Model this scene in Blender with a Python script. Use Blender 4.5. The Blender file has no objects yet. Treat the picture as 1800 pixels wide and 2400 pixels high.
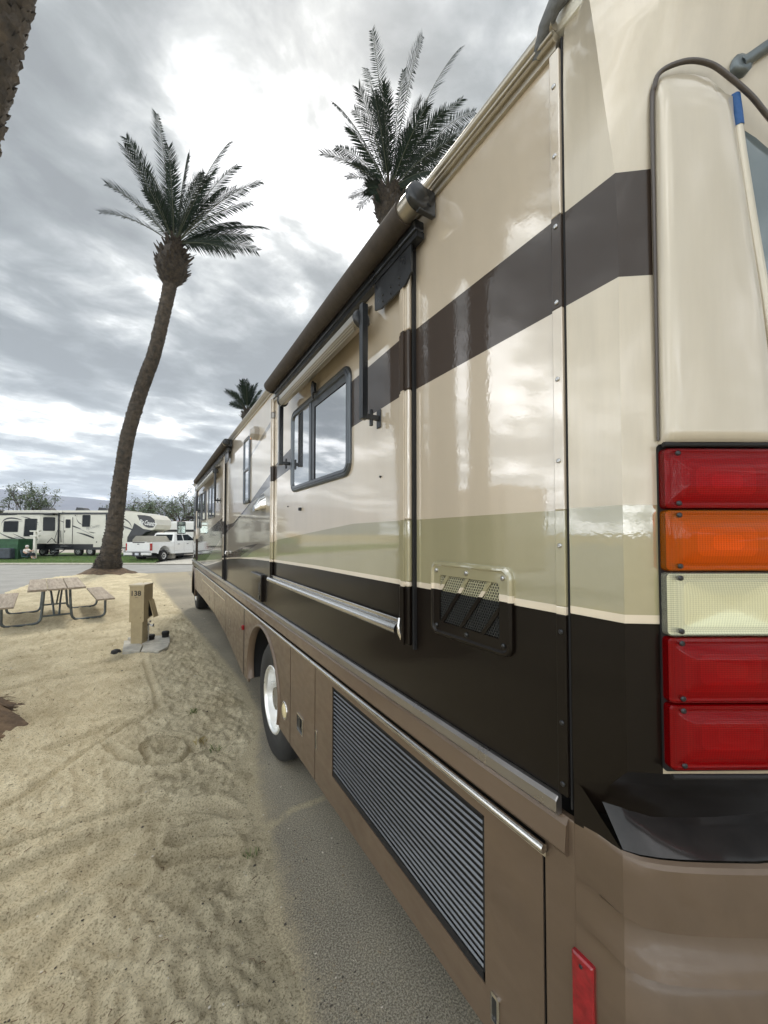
import bpy, bmesh, math, random
from mathutils import Vector, Matrix, noise
R = math.radians
random.seed(7)
scene = bpy.context.scene
col = scene.collection

# ------------------------------------------------------------------ helpers
class MB:
    def __init__(s): s.v=[]; s.f=[]; s.m=[]; s.s=[]
    def add(s, vs, fs, mi=0, sm=False):
        o=len(s.v); s.v+= [tuple(p) for p in vs]
        for f in fs:
            assert max(f)<len(vs)
            s.f.append([i+o for i in f]); s.m.append(mi); s.s.append(sm)
    def box(s, x0,x1,y0,y1,z0,z1, mi=0):
        s.add([(x0,y0,z0),(x1,y0,z0),(x1,y1,z0),(x0,y1,z0),(x0,y0,z1),(x1,y0,z1),(x1,y1,z1),(x0,y1,z1)],
              [(0,3,2,1),(4,5,6,7),(0,1,5,4),(1,2,6,5),(2,3,7,6),(3,0,4,7)], mi)
    def bbox(s, x0,x1,y0,y1,z0,z1, b=.01, mi=0):      # box with chamfered edges
        bm=bmesh.new(); bmesh.ops.create_cube(bm,size=1)
        for v in bm.verts:
            v.co=Vector(((x0+x1)/2+v.co.x*(x1-x0),(y0+y1)/2+v.co.y*(y1-y0),(z0+z1)/2+v.co.z*(z1-z0)))
        bmesh.ops.bevel(bm,geom=list(bm.edges),offset=b,segments=2,affect='EDGES',profile=.5)
        bm.verts.index_update(); s.add([v.co[:] for v in bm.verts],[[v.index for v in f.verts] for f in bm.faces],mi); bm.free()
    def rings(s, rs, mi=0, sm=True, c0=True, c1=True, closed=True):
        n=len(rs[0]); o=[p for r in rs for p in r]; fs=[]
        for k in range(len(rs)-1):
            for i in range(n if closed else n-1):
                j=(i+1)%n; fs.append((k*n+i,k*n+j,(k+1)*n+j,(k+1)*n+i))
        s.add(o,fs,mi,sm)
        if c0: s.add(rs[0],[list(range(n))[::-1]],mi,False)
        if c1: s.add(rs[-1],[list(range(n))],mi,False)
    def tube(s, path, r, n=8, mi=0, cap=True):
        P=[Vector(p) for p in path]; rs=[]; rr=r if isinstance(r,(list,tuple)) else [r]*len(P)
        t0=(P[1]-P[0]).normalized(); u=t0.orthogonal().normalized()
        for i,p in enumerate(P):
            t=((P[min(i+1,len(P)-1)]-P[max(i-1,0)])).normalized()
            u=(u-t*u.dot(t)).normalized(); w=t.cross(u)
            rs.append([p+(u*math.cos(2*math.pi*k/n)+w*math.sin(2*math.pi*k/n))*rr[i] for k in range(n)])
        s.rings(rs,mi,True,cap,cap)
    def lathe(s, prof, c, axis='Z', n=24, mi=0, c0=True, c1=True, sm=True):   # prof: (radius, height)
        rs=[]
        for r,h in prof:
            ring=[]
            for k in range(n):
                a=2*math.pi*k/n; ca,sa=r*math.cos(a),r*math.sin(a)
                ring.append({'Z':(c[0]+ca,c[1]+sa,c[2]+h),'X':(c[0]+h,c[1]+ca,c[2]+sa),'Y':(c[0]+ca,c[1]+h,c[2]+sa)}[axis])
            rs.append(ring)
        s.rings(rs,mi,sm,c0,c1)
    def loftx(s, secs, mi=0, c1=True, sm=False):       # secs: (poly of (y,z), x) from back to front
        rs=[[(x,p[0],p[1]) for p in poly] for poly,x in secs]
        s.rings(rs,mi,sm,False,c1)
    def build(s, name, mats, parent=None, off=(0,0,0), split=None):
        me=bpy.data.meshes.new(name)
        me.from_pydata([(v[0]-off[0],v[1]-off[1],v[2]-off[2]) for v in s.v],[],s.f)
        if not isinstance(mats,(list,tuple)): mats=[mats]
        for m in mats: me.materials.append(m)
        me.polygons.foreach_set('material_index',s.m); me.polygons.foreach_set('use_smooth',s.s)
        me.update()
        bm=bmesh.new(); bm.from_mesh(me); bmesh.ops.recalc_face_normals(bm,faces=bm.faces); bm.to_mesh(me); bm.free()
        o=bpy.data.objects.new(name,me); col.objects.link(o)
        if parent: o.parent=parent
        if split:
            w=o.modifiers.new('weld','WELD'); w.merge_threshold=.0004
            e=o.modifiers.new('split','EDGE_SPLIT'); e.split_angle=R(split)
        return o
def rr(y0,y1,z0,z1,r,n=6):
    r=max(min(r,(y1-y0)/2-.0005,(z1-z0)/2-.0005),.0005); o=[]
    for cy,cz,a in ((y1-r,z0+r,-90),(y1-r,z1-r,0),(y0+r,z1-r,90),(y0+r,z0+r,180)):
        for k in range(n+1):
            t=R(a+90*k/n); o.append((cy+r*math.cos(t),cz+r*math.sin(t)))
    return o
def tag(o,label=None,cat=None,group=None,kind=None):
    if label: o['label']=label
    if cat: o['category']=cat
    if group: o['group']=group
    if kind: o['kind']=kind
    return o
def thing(name,label,cat,loc=(0,0,0),rz=0,group=None):
    o=bpy.data.objects.new(name,None); col.objects.link(o); o.location=loc; o.rotation_euler=(0,0,rz); o.empty_display_size=.2
    return tag(o,label,cat,group)
def lerp(pts,x):
    if x<=pts[0][0]: return pts[0][1]
    for (a,b),(c,d) in zip(pts,pts[1:]):
        if x<=c: return b+(d-b)*(x-a)/(c-a)
    return pts[-1][1]
YAW=math.atan(538/901); PIT=math.atan(26/901); FPX=901.0; CAM=Vector((-.95,0,2.05))
E1=Vector((math.cos(YAW),-math.sin(YAW),0)); E2=Vector((math.sin(YAW),math.cos(YAW),0))
def W(a,b,z=0.0):                      # site axes of the far side of the road (a along the road, b across it) -> world
    p=CAM+E1*a+E2*b; return Vector((p.x,p.y,z))

# ------------------------------------------------------------------ materials
def mat(name,c,rough=.6,metal=0,coat=0,cr=.03,var=.0,vs=6,bump=0,bs=60,spec=.5,c2=None,peel=0,ior=None,stretch=None,detail=6,coatior=1.5,rv=0):
    m=bpy.data.materials.new(name); m.use_nodes=True; nt=m.node_tree; N=nt.nodes; Lk=nt.links
    b=N['Principled BSDF']; b.inputs['Roughness'].default_value=rough; b.inputs['Metallic'].default_value=metal
    b.inputs['Base Color'].default_value=(*c,1); b.inputs['Specular IOR Level'].default_value=spec
    if ior: b.inputs['IOR'].default_value=ior
    b.inputs['Coat Weight'].default_value=coat; b.inputs['Coat Roughness'].default_value=cr; b.inputs['Coat IOR'].default_value=coatior
    tc=N.new('ShaderNodeTexCoord'); vec=tc.outputs['Object']
    if stretch:
        mp=N.new('ShaderNodeMapping'); mp.inputs['Scale'].default_value=stretch; Lk.new(vec,mp.inputs['Vector']); vec=mp.outputs['Vector']
    if var or c2:
        n=N.new('ShaderNodeTexNoise'); n.inputs['Scale'].default_value=vs; n.inputs['Detail'].default_value=detail; n.inputs['Roughness'].default_value=.65
        Lk.new(vec,n.inputs['Vector'])
        r=N.new('ShaderNodeValToRGB'); d=c2 if c2 else tuple(x*(1-var) for x in c); e=c if c2 else tuple(min(1,x*(1+var)) for x in c)
        r.color_ramp.elements[0].position=.35; r.color_ramp.elements[1].position=.65
        r.color_ramp.elements[0].color=(*d,1); r.color_ramp.elements[1].color=(*e,1)
        Lk.new(n.outputs['Fac'],r.inputs['Fac']); Lk.new(r.outputs['Color'],b.inputs['Base Color'])
    if rv:
        n=N.new('ShaderNodeTexNoise'); n.inputs['Scale'].default_value=9; n.inputs['Detail'].default_value=8; Lk.new(vec,n.inputs['Vector'])
        mr=N.new('ShaderNodeMapRange'); mr.inputs['From Min'].default_value=.3; mr.inputs['From Max'].default_value=.7
        mr.inputs['To Min'].default_value=max(0,rough-rv); mr.inputs['To Max'].default_value=rough+rv
        Lk.new(n.outputs['Fac'],mr.inputs['Value']); Lk.new(mr.outputs['Result'],b.inputs['Roughness'])
    if bump:
        n=N.new('ShaderNodeTexNoise'); n.inputs['Scale'].default_value=bs; n.inputs['Detail'].default_value=8; Lk.new(vec,n.inputs['Vector'])
        bp=N.new('ShaderNodeBump'); bp.inputs['Strength'].default_value=bump; bp.inputs['Distance'].default_value=.02
        Lk.new(n.outputs['Fac'],bp.inputs['Height']); Lk.new(bp.outputs['Normal'],b.inputs['Normal'])
    if peel:
        n=N.new('ShaderNodeTexNoise'); n.inputs['Scale'].default_value=90; n.inputs['Detail'].default_value=2; Lk.new(tc.outputs['Object'],n.inputs['Vector'])
        n2=N.new('ShaderNodeTexNoise'); n2.inputs['Scale'].default_value=1.6; n2.inputs['Detail'].default_value=1; Lk.new(tc.outputs['Object'],n2.inputs['Vector'])
        ad=N.new('ShaderNodeMath'); ad.operation='MULTIPLY_ADD'; ad.inputs[1].default_value=5; Lk.new(n2.outputs['Fac'],ad.inputs[0]); Lk.new(n.outputs['Fac'],ad.inputs[2])
        bp=N.new('ShaderNodeBump'); bp.inputs['Strength'].default_value=peel; bp.inputs['Distance'].default_value=.001
        Lk.new(ad.outputs[0],bp.inputs['Height']); Lk.new(bp.outputs['Normal'],b.inputs['Coat Normal'])
    return m
def paint(name,c,rough=.35,metal=.1,peel=.09,var=.05): return mat(name,c,rough,metal,1,.008,var,1.6,peel=peel,coatior=2.5,detail=6,stretch=(2,2,.35))
CREAM=paint('cream_paint',(.57,.485,.37)); STRIPE=mat('umber_stripe_paint',(.040,.027,.019),.4,0,1,.012,.05,2.2,peel=.09,coatior=1.42,detail=3,spec=.2); GREEN=paint('sage_paint',(.33,.30,.175))
PIN=paint('pinstripe_paint',(.72,.63,.50)); DARK=mat('espresso_paint',(.0055,.0036,.0026),.35,0,.5,.03,.03,2.2,peel=.3,coatior=1.32,spec=.15); PEWTER=paint('pewter_paint',(.30,.265,.21)); PEWTER2=paint('taupe_paint',(.19,.165,.13))
CAPC=mat('cap_champagne_paint',(.55,.485,.375),.38,.25,1,.05,.07,2.2,peel=.15,coatior=1.6,bump=.03,bs=500,stretch=(5,5,.5))
BROWN=mat('bronze_paint',(.130,.090,.060),.48,.25,.45,.12,.12,1.2,peel=.2,coatior=1.45,rv=.10,stretch=(3,1,2.2),detail=8)
CHROME=mat('chrome_trim',(.66,.65,.63),.2,1,rv=.04); RAIL=mat('grey_rail',(.30,.285,.275),.32,.9,.2,rv=.05); STEEL=mat('brushed_steel',(.5,.5,.5),.3,1,rv=.1); ALU=mat('polished_aluminium',(.86,.86,.84),.32,.75,rv=.06)
BLACKM=mat('black_metal',(.018,.02,.023),.35,.3,.3,rv=.1); RUBBER=mat('black_rubber',(.016,.016,.016),.75,bump=.15,bs=150,var=.3); SEAL=mat('dark_seal',(.006,.006,.007),.7)
GUNM=mat('gunmetal_frame',(.095,.105,.115),.34,.8,.2,rv=.04)
AWNF=mat('awning_fabric',(.055,.044,.035),.8,var=.15,vs=20,bump=.15,bs=400); AWNM=mat('champagne_metal',(.42,.38,.31),.30,.8,.3)
LOUV=mat('louvre_metal',(.165,.175,.19),.38,.8,var=.10,vs=2,stretch=(4,.6,4))
GLASS=mat('tinted_glass',(.012,.016,.02),.02,0,1,.01,ior=3.6,spec=.9); TRGLASS=mat('smoked_glass',(.006,.010,.013),.08,ior=1.33,spec=.35)
WHITE=mat('white_paint',(.78,.78,.76),.3,0,.8,var=.03); OFFW=mat('off_white_fibreglass',(.70,.68,.60),.4,0,.3,var=.05,vs=3)
BLACKP=mat('black_graphic',(.012,.013,.016),.35,0,.3); GREYP=mat('grey_graphic',(.33,.33,.32),.4,0,.3)
TAPE=mat('blue_tape',(.015,.085,.26),.6,bump=.2,bs=120)
AMBER=mat('amber_plastic',(.75,.27,.02),.25,coat=.6); REDP=mat('red_plastic',(.24,.004,.010),.25,coat=.8,var=.25,vs=40); REDL=mat('tail_red',(.35,.01,.012),.2,coat=.8)
YEL=mat('yellowed_lens',(.70,.60,.34),.3,coat=.6); 
CONC=mat('concrete',(.44,.42,.37),.85,var=.2,vs=9,bump=.3,bs=60); KERB=mat('kerb_concrete',(.50,.47,.38),.85,var=.15,vs=4,bump=.2,bs=40)
PEDM=mat('beige_enamel',(.43,.35,.21),.45,.0,.2,var=.10,vs=5,bump=.05,bs=40,rv=.1)
WOOD=mat('weathered_wood',(.44,.37,.29),.8,c2=(.25,.205,.16),vs=3,stretch=(9,.7,9),bump=.35,bs=25)
PIPE=mat('galvanised_pipe',(.14,.16,.165),.42,.7,var=.25,vs=12,rv=.1)
def lens(name,c,fac=.5):
    m=bpy.data.materials.new(name); m.use_nodes=True; nt=m.node_tree; N=nt.nodes; Lk=nt.links
    b=N['Principled BSDF']; out=N['Material Output']; b.inputs['Base Color'].default_value=(*c,1); b.inputs['Roughness'].default_value=.22; b.inputs['Coat Weight'].default_value=.8; b.inputs['Coat Roughness'].default_value=.03; b.inputs['Specular IOR Level'].default_value=.2
    tr=N.new('ShaderNodeBsdfTransparent'); tr.inputs['Color'].default_value=(min(1,c[0]*1.7+.08),min(1,c[1]*1.6),min(1,c[2]*1.4),1)
    mx=N.new('ShaderNodeMixShader'); mx.inputs[0].default_value=fac
    tc=N.new('ShaderNodeTexCoord'); hs=[]
    for d,sc in (('Z',70),('X',60)):
        w=N.new('ShaderNodeTexWave'); w.bands_direction=d; w.inputs['Scale'].default_value=sc; Lk.new(tc.outputs['Object'],w.inputs['Vector']); hs.append(w)
    ad=N.new('ShaderNodeMath'); ad.operation='MULTIPLY_ADD'; ad.inputs[1].default_value=.6; Lk.new(hs[1].outputs['Fac'],ad.inputs[0]); Lk.new(hs[0].outputs['Fac'],ad.inputs[2])
    bp=N.new('ShaderNodeBump'); bp.inputs['Strength'].default_value=.3; bp.inputs['Distance'].default_value=.002
    Lk.new(ad.outputs[0],bp.inputs['Height']); Lk.new(bp.outputs['Normal'],b.inputs['Normal'])
    mul=N.new('ShaderNodeMixRGB'); mul.blend_type='MULTIPLY'; mul.inputs[0].default_value=.30; mul.inputs[1].default_value=tr.inputs['Color'].default_value
    Lk.new(ad.outputs[0],mul.inputs[2]); Lk.new(mul.outputs[0],tr.inputs['Color'])
    Lk.new(tr.outputs[0],mx.inputs[1]); Lk.new(b.outputs[0],mx.inputs[2]); Lk.new(mx.outputs[0],out.inputs['Surface'])
    return m
LRED=lens('red_lens',(.34,.001,.004),.34); LAMB=lens('amber_lens',(.56,.15,.001),.34); LCLR=lens('clear_lens',(.72,.73,.59),.22)
BOWL=mat('reflector_bowl',(.92,.92,.90),.28,.8); SHADED_BOWLS=[BOWL]+[mat('reflector_bowl_%s'%n_,(v_,v_,v_),.35,.6) for n_,v_ in (('near',.74),('mid',.56),('far',.42),('edge',.30))]  # bowl copies darken outward: painted shading that gives lamps a bright centre

# ------------------------------------------------------------------ camera, sun, sky
cd=bpy.data.cameras.new('camera'); cam=bpy.data.objects.new('camera',cd); col.objects.link(cam); scene.camera=cam
fw=Vector((math.sin(YAW)*math.cos(PIT),math.cos(YAW)*math.cos(PIT),math.sin(PIT))); rt=E1.copy(); up=rt.cross(fw)
M=Matrix((rt,up,-fw)).transposed().to_4x4(); M.translation=CAM; cam.matrix_world=M
cd.sensor_fit='HORIZONTAL'; cd.sensor_width=36; cd.lens=FPX/1800*36; cd.shift_y=27/1800; cd.clip_start=.02; cd.clip_end=30000
BACK_FILL=2.5
SEL,SAZ=R(52),R(22)
sd=bpy.data.lights.new('sun','SUN'); sd.energy=1.5; sd.angle=R(10); sd.color=(1,.94,.84)
so=bpy.data.objects.new('sun',sd); col.objects.link(so)
sv=Vector((math.sin(SAZ)*math.cos(SEL),math.cos(SAZ)*math.cos(SEL),math.sin(SEL))); so.rotation_euler=sv.to_track_quat('Z','Y').to_euler(); so.location=(0,0,60)
w=bpy.data.worlds.new('World'); scene.world=w; w.use_nodes=True; nt=w.node_tree; N=nt.nodes; Lk=nt.links
bg=N['Background']; bg.inputs['Strength'].default_value=.1
sky=N.new('ShaderNodeTexSky'); sky.sky_type='NISHITA'; sky.sun_disc=False; sky.sun_elevation=SEL; sky.sun_rotation=SAZ; sky.air_density=1; sky.dust_density=2
tc=N.new('ShaderNodeTexCoord'); sep=N.new('ShaderNodeSeparateXYZ'); Lk.new(tc.outputs['Generated'],sep.inputs[0])
def mth(op,a,b=None,c=None,clamp=False):
    n=N.new('ShaderNodeMath'); n.operation=op; n.use_clamp=clamp
    for i,x in enumerate((a,b,c)):
        if x is None: continue
        if isinstance(x,(int,float)): n.inputs[i].default_value=x
        else: Lk.new(x,n.inputs[i])
    return n.outputs[0]
zz=mth('MAXIMUM',sep.outputs['Z'],0.0); den=mth('ADD',zz,.16)
px=mth('DIVIDE',sep.outputs['X'],den); py=mth('DIVIDE',sep.outputs['Y'],den)
cmb=N.new('ShaderNodeCombineXYZ'); Lk.new(px,cmb.inputs[0]); Lk.new(py,cmb.inputs[1])
def cloud(scale,detail,rough,dist,rot,sc,loc=(0,0,0)):
    mp=N.new('ShaderNodeMapping'); mp.inputs['Rotation'].default_value=(0,0,rot); mp.inputs['Scale'].default_value=sc; mp.inputs['Location'].default_value=loc; Lk.new(cmb.outputs[0],mp.inputs['Vector'])
    n=N.new('ShaderNodeTexNoise'); n.inputs['Scale'].default_value=scale; n.inputs['Detail'].default_value=detail; n.inputs['Roughness'].default_value=rough; n.inputs['Distortion'].default_value=dist
    Lk.new(mp.outputs['Vector'],n.inputs['Vector']); return n.outputs['Fac']
c1=cloud(1.15,10,.52,.30,R(-35),(1,1.35,1),(3.1,1.7,0)); c2=cloud(4.2,9,.56,.30,R(-35),(1,1.25,1),(7,2,0))
cs=mth('MULTIPLY_ADD',c2,.56,mth('MULTIPLY_ADD',c1,1.05,-.225))
nrm=N.new('ShaderNodeVectorMath'); nrm.operation='NORMALIZE'; Lk.new(tc.outputs['Generated'],nrm.inputs[0])
d3=N.new('ShaderNodeVectorMath'); d3.operation='DOT_PRODUCT'; Lk.new(nrm.outputs[0],d3.inputs[0]); d3.inputs[1].default_value=(rt*((300-900)/FPX)+up*((1227-560)/FPX)+fw).normalized()
mass=mth('POWER',mth('MAXIMUM',d3.outputs['Value'],0.0),9); cs=mth('MULTIPLY_ADD',mass,-.085,cs)
# brighter towards the hidden sun
dotn=N.new('ShaderNodeVectorMath'); dotn.operation='DOT_PRODUCT'; Lk.new(nrm.outputs[0],dotn.inputs[0]); dotn.inputs[1].default_value=sv
glow=mth('POWER',mth('MAXIMUM',dotn.outputs['Value'],0.0),16)
hor=mth('POWER',mth('SUBTRACT',1.0,zz,None,True),6)
cs2=mth('ADD',mth('MULTIPLY_ADD',glow,.18,cs),mth('MULTIPLY',hor,.05))
rmp=N.new('ShaderNodeValToRGB'); Lk.new(cs2,rmp.inputs['Fac']); e=rmp.color_ramp.elements
e[0].position=.44; e[0].color=(2.4,2.55,2.55,1); e[1].position=.82; e[1].color=(12.5,12.6,12.8,1)
for p,c in ((.52,(3.0,3.2,3.2)),(.58,(4.0,4.2,4.2)),(.63,(5.4,5.6,5.5)),(.68,(8.2,8.3,8.3))):
    x=e.new(p); x.color=(*c,1)
mx=N.new('ShaderNodeMixRGB'); mx.inputs[0].default_value=.95; Lk.new(sky.outputs[0],mx.inputs[1]); Lk.new(rmp.outputs[0],mx.inputs[2])
# added fill: unseen sky behind camera brightened for wall and sand; bright low band
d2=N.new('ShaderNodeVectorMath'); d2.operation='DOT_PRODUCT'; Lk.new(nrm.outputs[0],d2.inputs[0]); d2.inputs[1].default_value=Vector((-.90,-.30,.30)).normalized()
bk=N.new('ShaderNodeMapRange'); bk.interpolation_type='SMOOTHSTEP'; bk.inputs['From Min'].default_value=.10; bk.inputs['From Max'].default_value=.75; bk.inputs['To Min'].default_value=1; bk.inputs['To Max'].default_value=BACK_FILL; Lk.new(d2.outputs['Value'],bk.inputs['Value'])
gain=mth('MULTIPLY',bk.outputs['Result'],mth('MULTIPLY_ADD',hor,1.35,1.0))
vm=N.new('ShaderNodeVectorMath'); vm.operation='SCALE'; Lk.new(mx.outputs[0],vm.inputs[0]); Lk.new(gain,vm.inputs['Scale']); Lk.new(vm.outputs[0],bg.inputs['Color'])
vs=scene.view_settings; vs.view_transform='Standard'; vs.look='None'; vs.exposure=.6; vs.gamma=1

# ------------------------------------------------------------------ setting: ground
EDGE=[(-4,-.75),(0,-.62),(1,-.50),(1.62,-.42),(2.99,-.27),(3.7,-.16),(4.1,-.04),(4.6,.07),(5.4,.10),(6.5,.03),(8.26,-.10),(11.87,-.36),(15.6,-.64),(19.5,-1.0),(30,-1.2)]
def onG(x,y,z=0.0):                     # a point of the ground given in the survey sheet's picture units
    d=rt*((x-900)/FPX)+up*((1227-y)/FPX)+fw; t=(z-CAM.z)/d.z; p=CAM+d*t; return (p.x,p.y)
RUTS=[([onG(*p) for p in q],wd,dp) for q,wd,dp in [
 ([(-60,1960),(0,1917),(60,1878),(120,1835),(190,1782),(249,1748),(300,1712),(338,1696)],.03,.018),
 ([(-60,2120),(0,2082),(211,1993),(380,1925),(498,1896),(557,1909)],.06,.022),
 ([(0,2010),(150,1960),(260,1925),(330,1895)],.04,.02),
 ([(249,1760),(300,1795),(360,1805),(420,1800),(460,1775)],.04,.025),
 ([(225,1700),(290,1682),(340,1690),(372,1665),(365,1630),(352,1600),(345,1575),(340,1555)],.035,.011),
 ([(120,1770),(200,1740),(290,1700)],.05,.02),([(0,1560),(150,1530),(300,1515)],.06,.015),([(0,1640),(120,1600),(260,1585)],.06,.02),
 ([(60,2330),(140,2240),(200,2170)],.05,.015),([(0,2200),(120,2150),(260,2090),(330,2080)],.05,.018),([(210,2070),(250,2040),(290,2000)],.08,.018),
 ([(420,1990),(480,1960),(560,1950)],.06,.02),([(390,2040),(470,2010),(540,2005)],.05,.02)]]
for k in range(1): 
    q=[]
    for i in range(25):
        a=2*math.pi*i/24; q.append(onG(394+57*math.cos(a)+8*math.sin(a),1769+33*math.sin(a)-6*math.cos(a)))
    RUTS.append((q,.03,.03))
def segd(p,a,b):
    vx,vy=b[0]-a[0],b[1]-a[1]; t=((p[0]-a[0])*vx+(p[1]-a[1])*vy)/(vx*vx+vy*vy+1e-9); t=max(0,min(1,t))
    return math.hypot(p[0]-a[0]-t*vx,p[1]-a[1]-t*vy)
RB=[(min(p[0] for p in q)-.35,max(p[0] for p in q)+.35,min(p[1] for p in q)-.35,max(p[1] for p in q)+.35) for q,_,_ in RUTS]
def sand_h(x,y):
    n1=noise.noise(Vector((x*.55,y*.55,1.3))); n2=noise.noise(Vector((x*2.1,y*2.1,5.1)))
    ed=lerp(EDGE,y)+.10*n2+.05*noise.noise(Vector((x*7,y*7,2)))+.035*noise.noise(Vector((x*17,y*17,2)))+.02*noise.noise(Vector((x*41,y*41,2)))-.02
    s=ed-x
    rel=Vector((x,y,0))-CAM; a=rel.dot(E1); b=rel.dot(E2)
    s2=17.9+.3*n2-b; s3=a-lerp([(5,-10.6),(10,-12.1),(13,-13.0),(15,-14.1),(17.6,-15.6)],b)+.2*n2
    s=max(min(s,s2,s3),-.35)
    h=.050*(1-math.exp(-max(s,0)/.28)) if s>0 else s*.22
    f=min(1,max(0,s/.15))
    n3=noise.noise(Vector((x*6.3,y*6.3,9))); n4=noise.noise(Vector((x*19,y*19,3))); n5=noise.noise(Vector((x*47,y*47,7)))
    n6=noise.noise(Vector((x*3.1+y*1.7,y*1.1-x*.6,4))); n7=noise.noise(Vector((x*30+8,y*30,17)))
    rg=1-abs(noise.noise(Vector((x*8+y*4.5,y*3.4-x*1.7,11)))); rg2=1-abs(noise.noise(Vector((x*17-y*6,y*9+x*3,21))))
    tr=0.0; sm=1.0
    for (q,wd,dp),bb in zip(RUTS,RB):
        if bb[0]<x<bb[1] and bb[2]<y<bb[3]:
            d=min(segd((x,y),q[i],q[i+1]) for i in range(len(q)-1))
            if d<wd*5:
                tr+=dp*(.8*math.exp(-((d-wd*1.6)/(wd*.55))**2)-1.2*math.exp(-(d/(wd*.9))**2)+.25*math.exp(-((d-wd*3.2)/(wd*.7))**2)); sm=min(sm,1-.65*math.exp(-(d/(wd*2.2))**2))
    h+=f*(.022*n1+.018*n2+sm*(.020*n3+.015*n4+.010*n5+.016*n6+.010*n7+.026*(rg**4-.35)+.018*(rg2**5-.3))+1.5*tr)
    if s>.12: h=max(h,.007)
    d=math.hypot(x+2.94,y-5.65); h+=f*.16*math.exp(-(d/.9)**2)
    d=math.hypot(x+2.95,y-23.3); h+=.30*math.exp(-(d/1.5)**2)
    return h
sand=bpy.data.materials.new('sand'); sand.use_nodes=True; nt=sand.node_tree; N=nt.nodes; Lk=nt.links; b=N['Principled BSDF']; b.inputs['Roughness'].default_value=.95; b.inputs['Specular IOR Level'].default_value=.15
tc=N.new('ShaderNodeTexCoord')
def nz(sc,de=8,ro=.6):
    n=N.new('ShaderNodeTexNoise'); n.inputs['Scale'].default_value=sc; n.inputs['Detail'].default_value=de; n.inputs['Roughness'].default_value=ro; Lk.new(tc.outputs['Object'],n.inputs['Vector']); return n.outputs['Fac']
r=N.new('ShaderNodeValToRGB'); Lk.new(nz(1.7,10,.7),r.inputs['Fac']); e=r.color_ramp.elements; e[0].position=.33; e[0].color=(.54,.46,.305,1); e[1].position=.62; e[1].color=(.78,.69,.49,1)
r2=N.new('ShaderNodeValToRGB'); Lk.new(nz(95,7,.75),r2.inputs['Fac']); e=r2.color_ramp.elements; e[0].position=.40; e[0].color=(.27,.235,.18,1); e[1].position=.50; e[1].color=(1,1,1,1)
mm=N.new('ShaderNodeMixRGB'); mm.blend_type='MULTIPLY'; mm.inputs[0].default_value=.7; Lk.new(r.outputs[0],mm.inputs[1]); Lk.new(r2.outputs[0],mm.inputs[2]); Lk.new(mm.outputs[0],b.inputs['Base Color'])
bp=N.new('ShaderNodeBump'); bp.inputs['Strength'].default_value=1; bp.inputs['Distance'].default_value=.025; Lk.new(nz(48,10,.78),bp.inputs['Height'])
bp2=N.new('ShaderNodeBump'); bp2.inputs['Strength'].default_value=.6; bp2.inputs['Distance'].default_value=.05; Lk.new(nz(16,9,.68),bp2.inputs['Height']); Lk.new(bp.outputs[0],bp2.inputs['Normal']); Lk.new(bp2.outputs[0],b.inputs['Normal'])
mb=MB(); ys=[-3.0]
while ys[-1]<26: ys.append(ys[-1]+ (.22 if ys[-1]<.8 else max(.018,.0058*ys[-1])))
xs=[.25]
while xs[-1]>-26: xs.append(xs[-1]-max(.022,.022+.018*max(0,-xs[-1]-2.6)))
xs=xs[::-1]
vs_=[(x,y,sand_h(x,y)) for y in ys for x in xs]; nx=len(xs)
mb.add(vs_,[(j*nx+i,j*nx+i+1,(j+1)*nx+i+1,(j+1)*nx+i) for j in range(len(ys)-1) for i in range(nx-1)],0,True)
tag(mb.build('sand',sand),kind='structure')
asph=bpy.data.materials.new('asphalt'); asph.use_nodes=True; nt=asph.node_tree; N=nt.nodes; Lk=nt.links; b=N['Principled BSDF']; b.inputs['Roughness'].default_value=.85; b.inputs['Specular IOR Level'].default_value=.3
tc=N.new('ShaderNodeTexCoord')
r=N.new('ShaderNodeValToRGB'); Lk.new(nz(120,5,.75),r.inputs['Fac']); e=r.color_ramp.elements; e[0].position=.43; e[0].color=(.02,.018,.015,1); e[1].position=.60; e[1].color=(.50,.46,.38,1)
r2=N.new('ShaderNodeValToRGB'); Lk.new(nz(.55,6,.6),r2.inputs['Fac']); e=r2.color_ramp.elements; e[0].position=.38; e[0].color=(.215,.19,.14,1); e[1].position=.66; e[1].color=(.40,.35,.25,1)
mm=N.new('ShaderNodeMixRGB'); mm.inputs[0].default_value=.42; Lk.new(r.outputs[0],mm.inputs[1]); Lk.new(r2.outputs[0],mm.inputs[2])
rd=N.new('ShaderNodeValToRGB'); Lk.new(nz(2.3,12,.72),rd.inputs['Fac']); e=rd.color_ramp.elements; e[0].position=.55; e[0].color=(0,0,0,1); e[1].position=.78; e[1].color=(1,1,1,1)
da=N.new('ShaderNodeAttribute'); da.attribute_name='dust'; g1=nz(60,8,.8); g2=nz(9,6,.65)
t1=N.new('ShaderNodeMath'); t1.operation='MULTIPLY_ADD'; t1.inputs[1].default_value=.9; Lk.new(g1,t1.inputs[0]); Lk.new(da.outputs['Fac'],t1.inputs[2])
t2=N.new('ShaderNodeMath'); t2.operation='MULTIPLY_ADD'; t2.inputs[1].default_value=.7; Lk.new(g2,t2.inputs[0]); Lk.new(t1.outputs[0],t2.inputs[2])
t3=N.new('ShaderNodeMapRange'); t3.inputs['From Min'].default_value=1.08; t3.inputs['From Max'].default_value=1.5; Lk.new(t2.outputs[0],t3.inputs['Value'])
t4=N.new('ShaderNodeMath'); t4.operation='MAXIMUM'; t4.inputs[1].default_value=0; t5=N.new('ShaderNodeMath'); t5.operation='MULTIPLY'; t5.inputs[1].default_value=.45; Lk.new(rd.outputs[0],t5.inputs[0]); Lk.new(t3.outputs[0],t4.inputs[0]); Lk.new(t5.outputs[0],t4.inputs[1])
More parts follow.
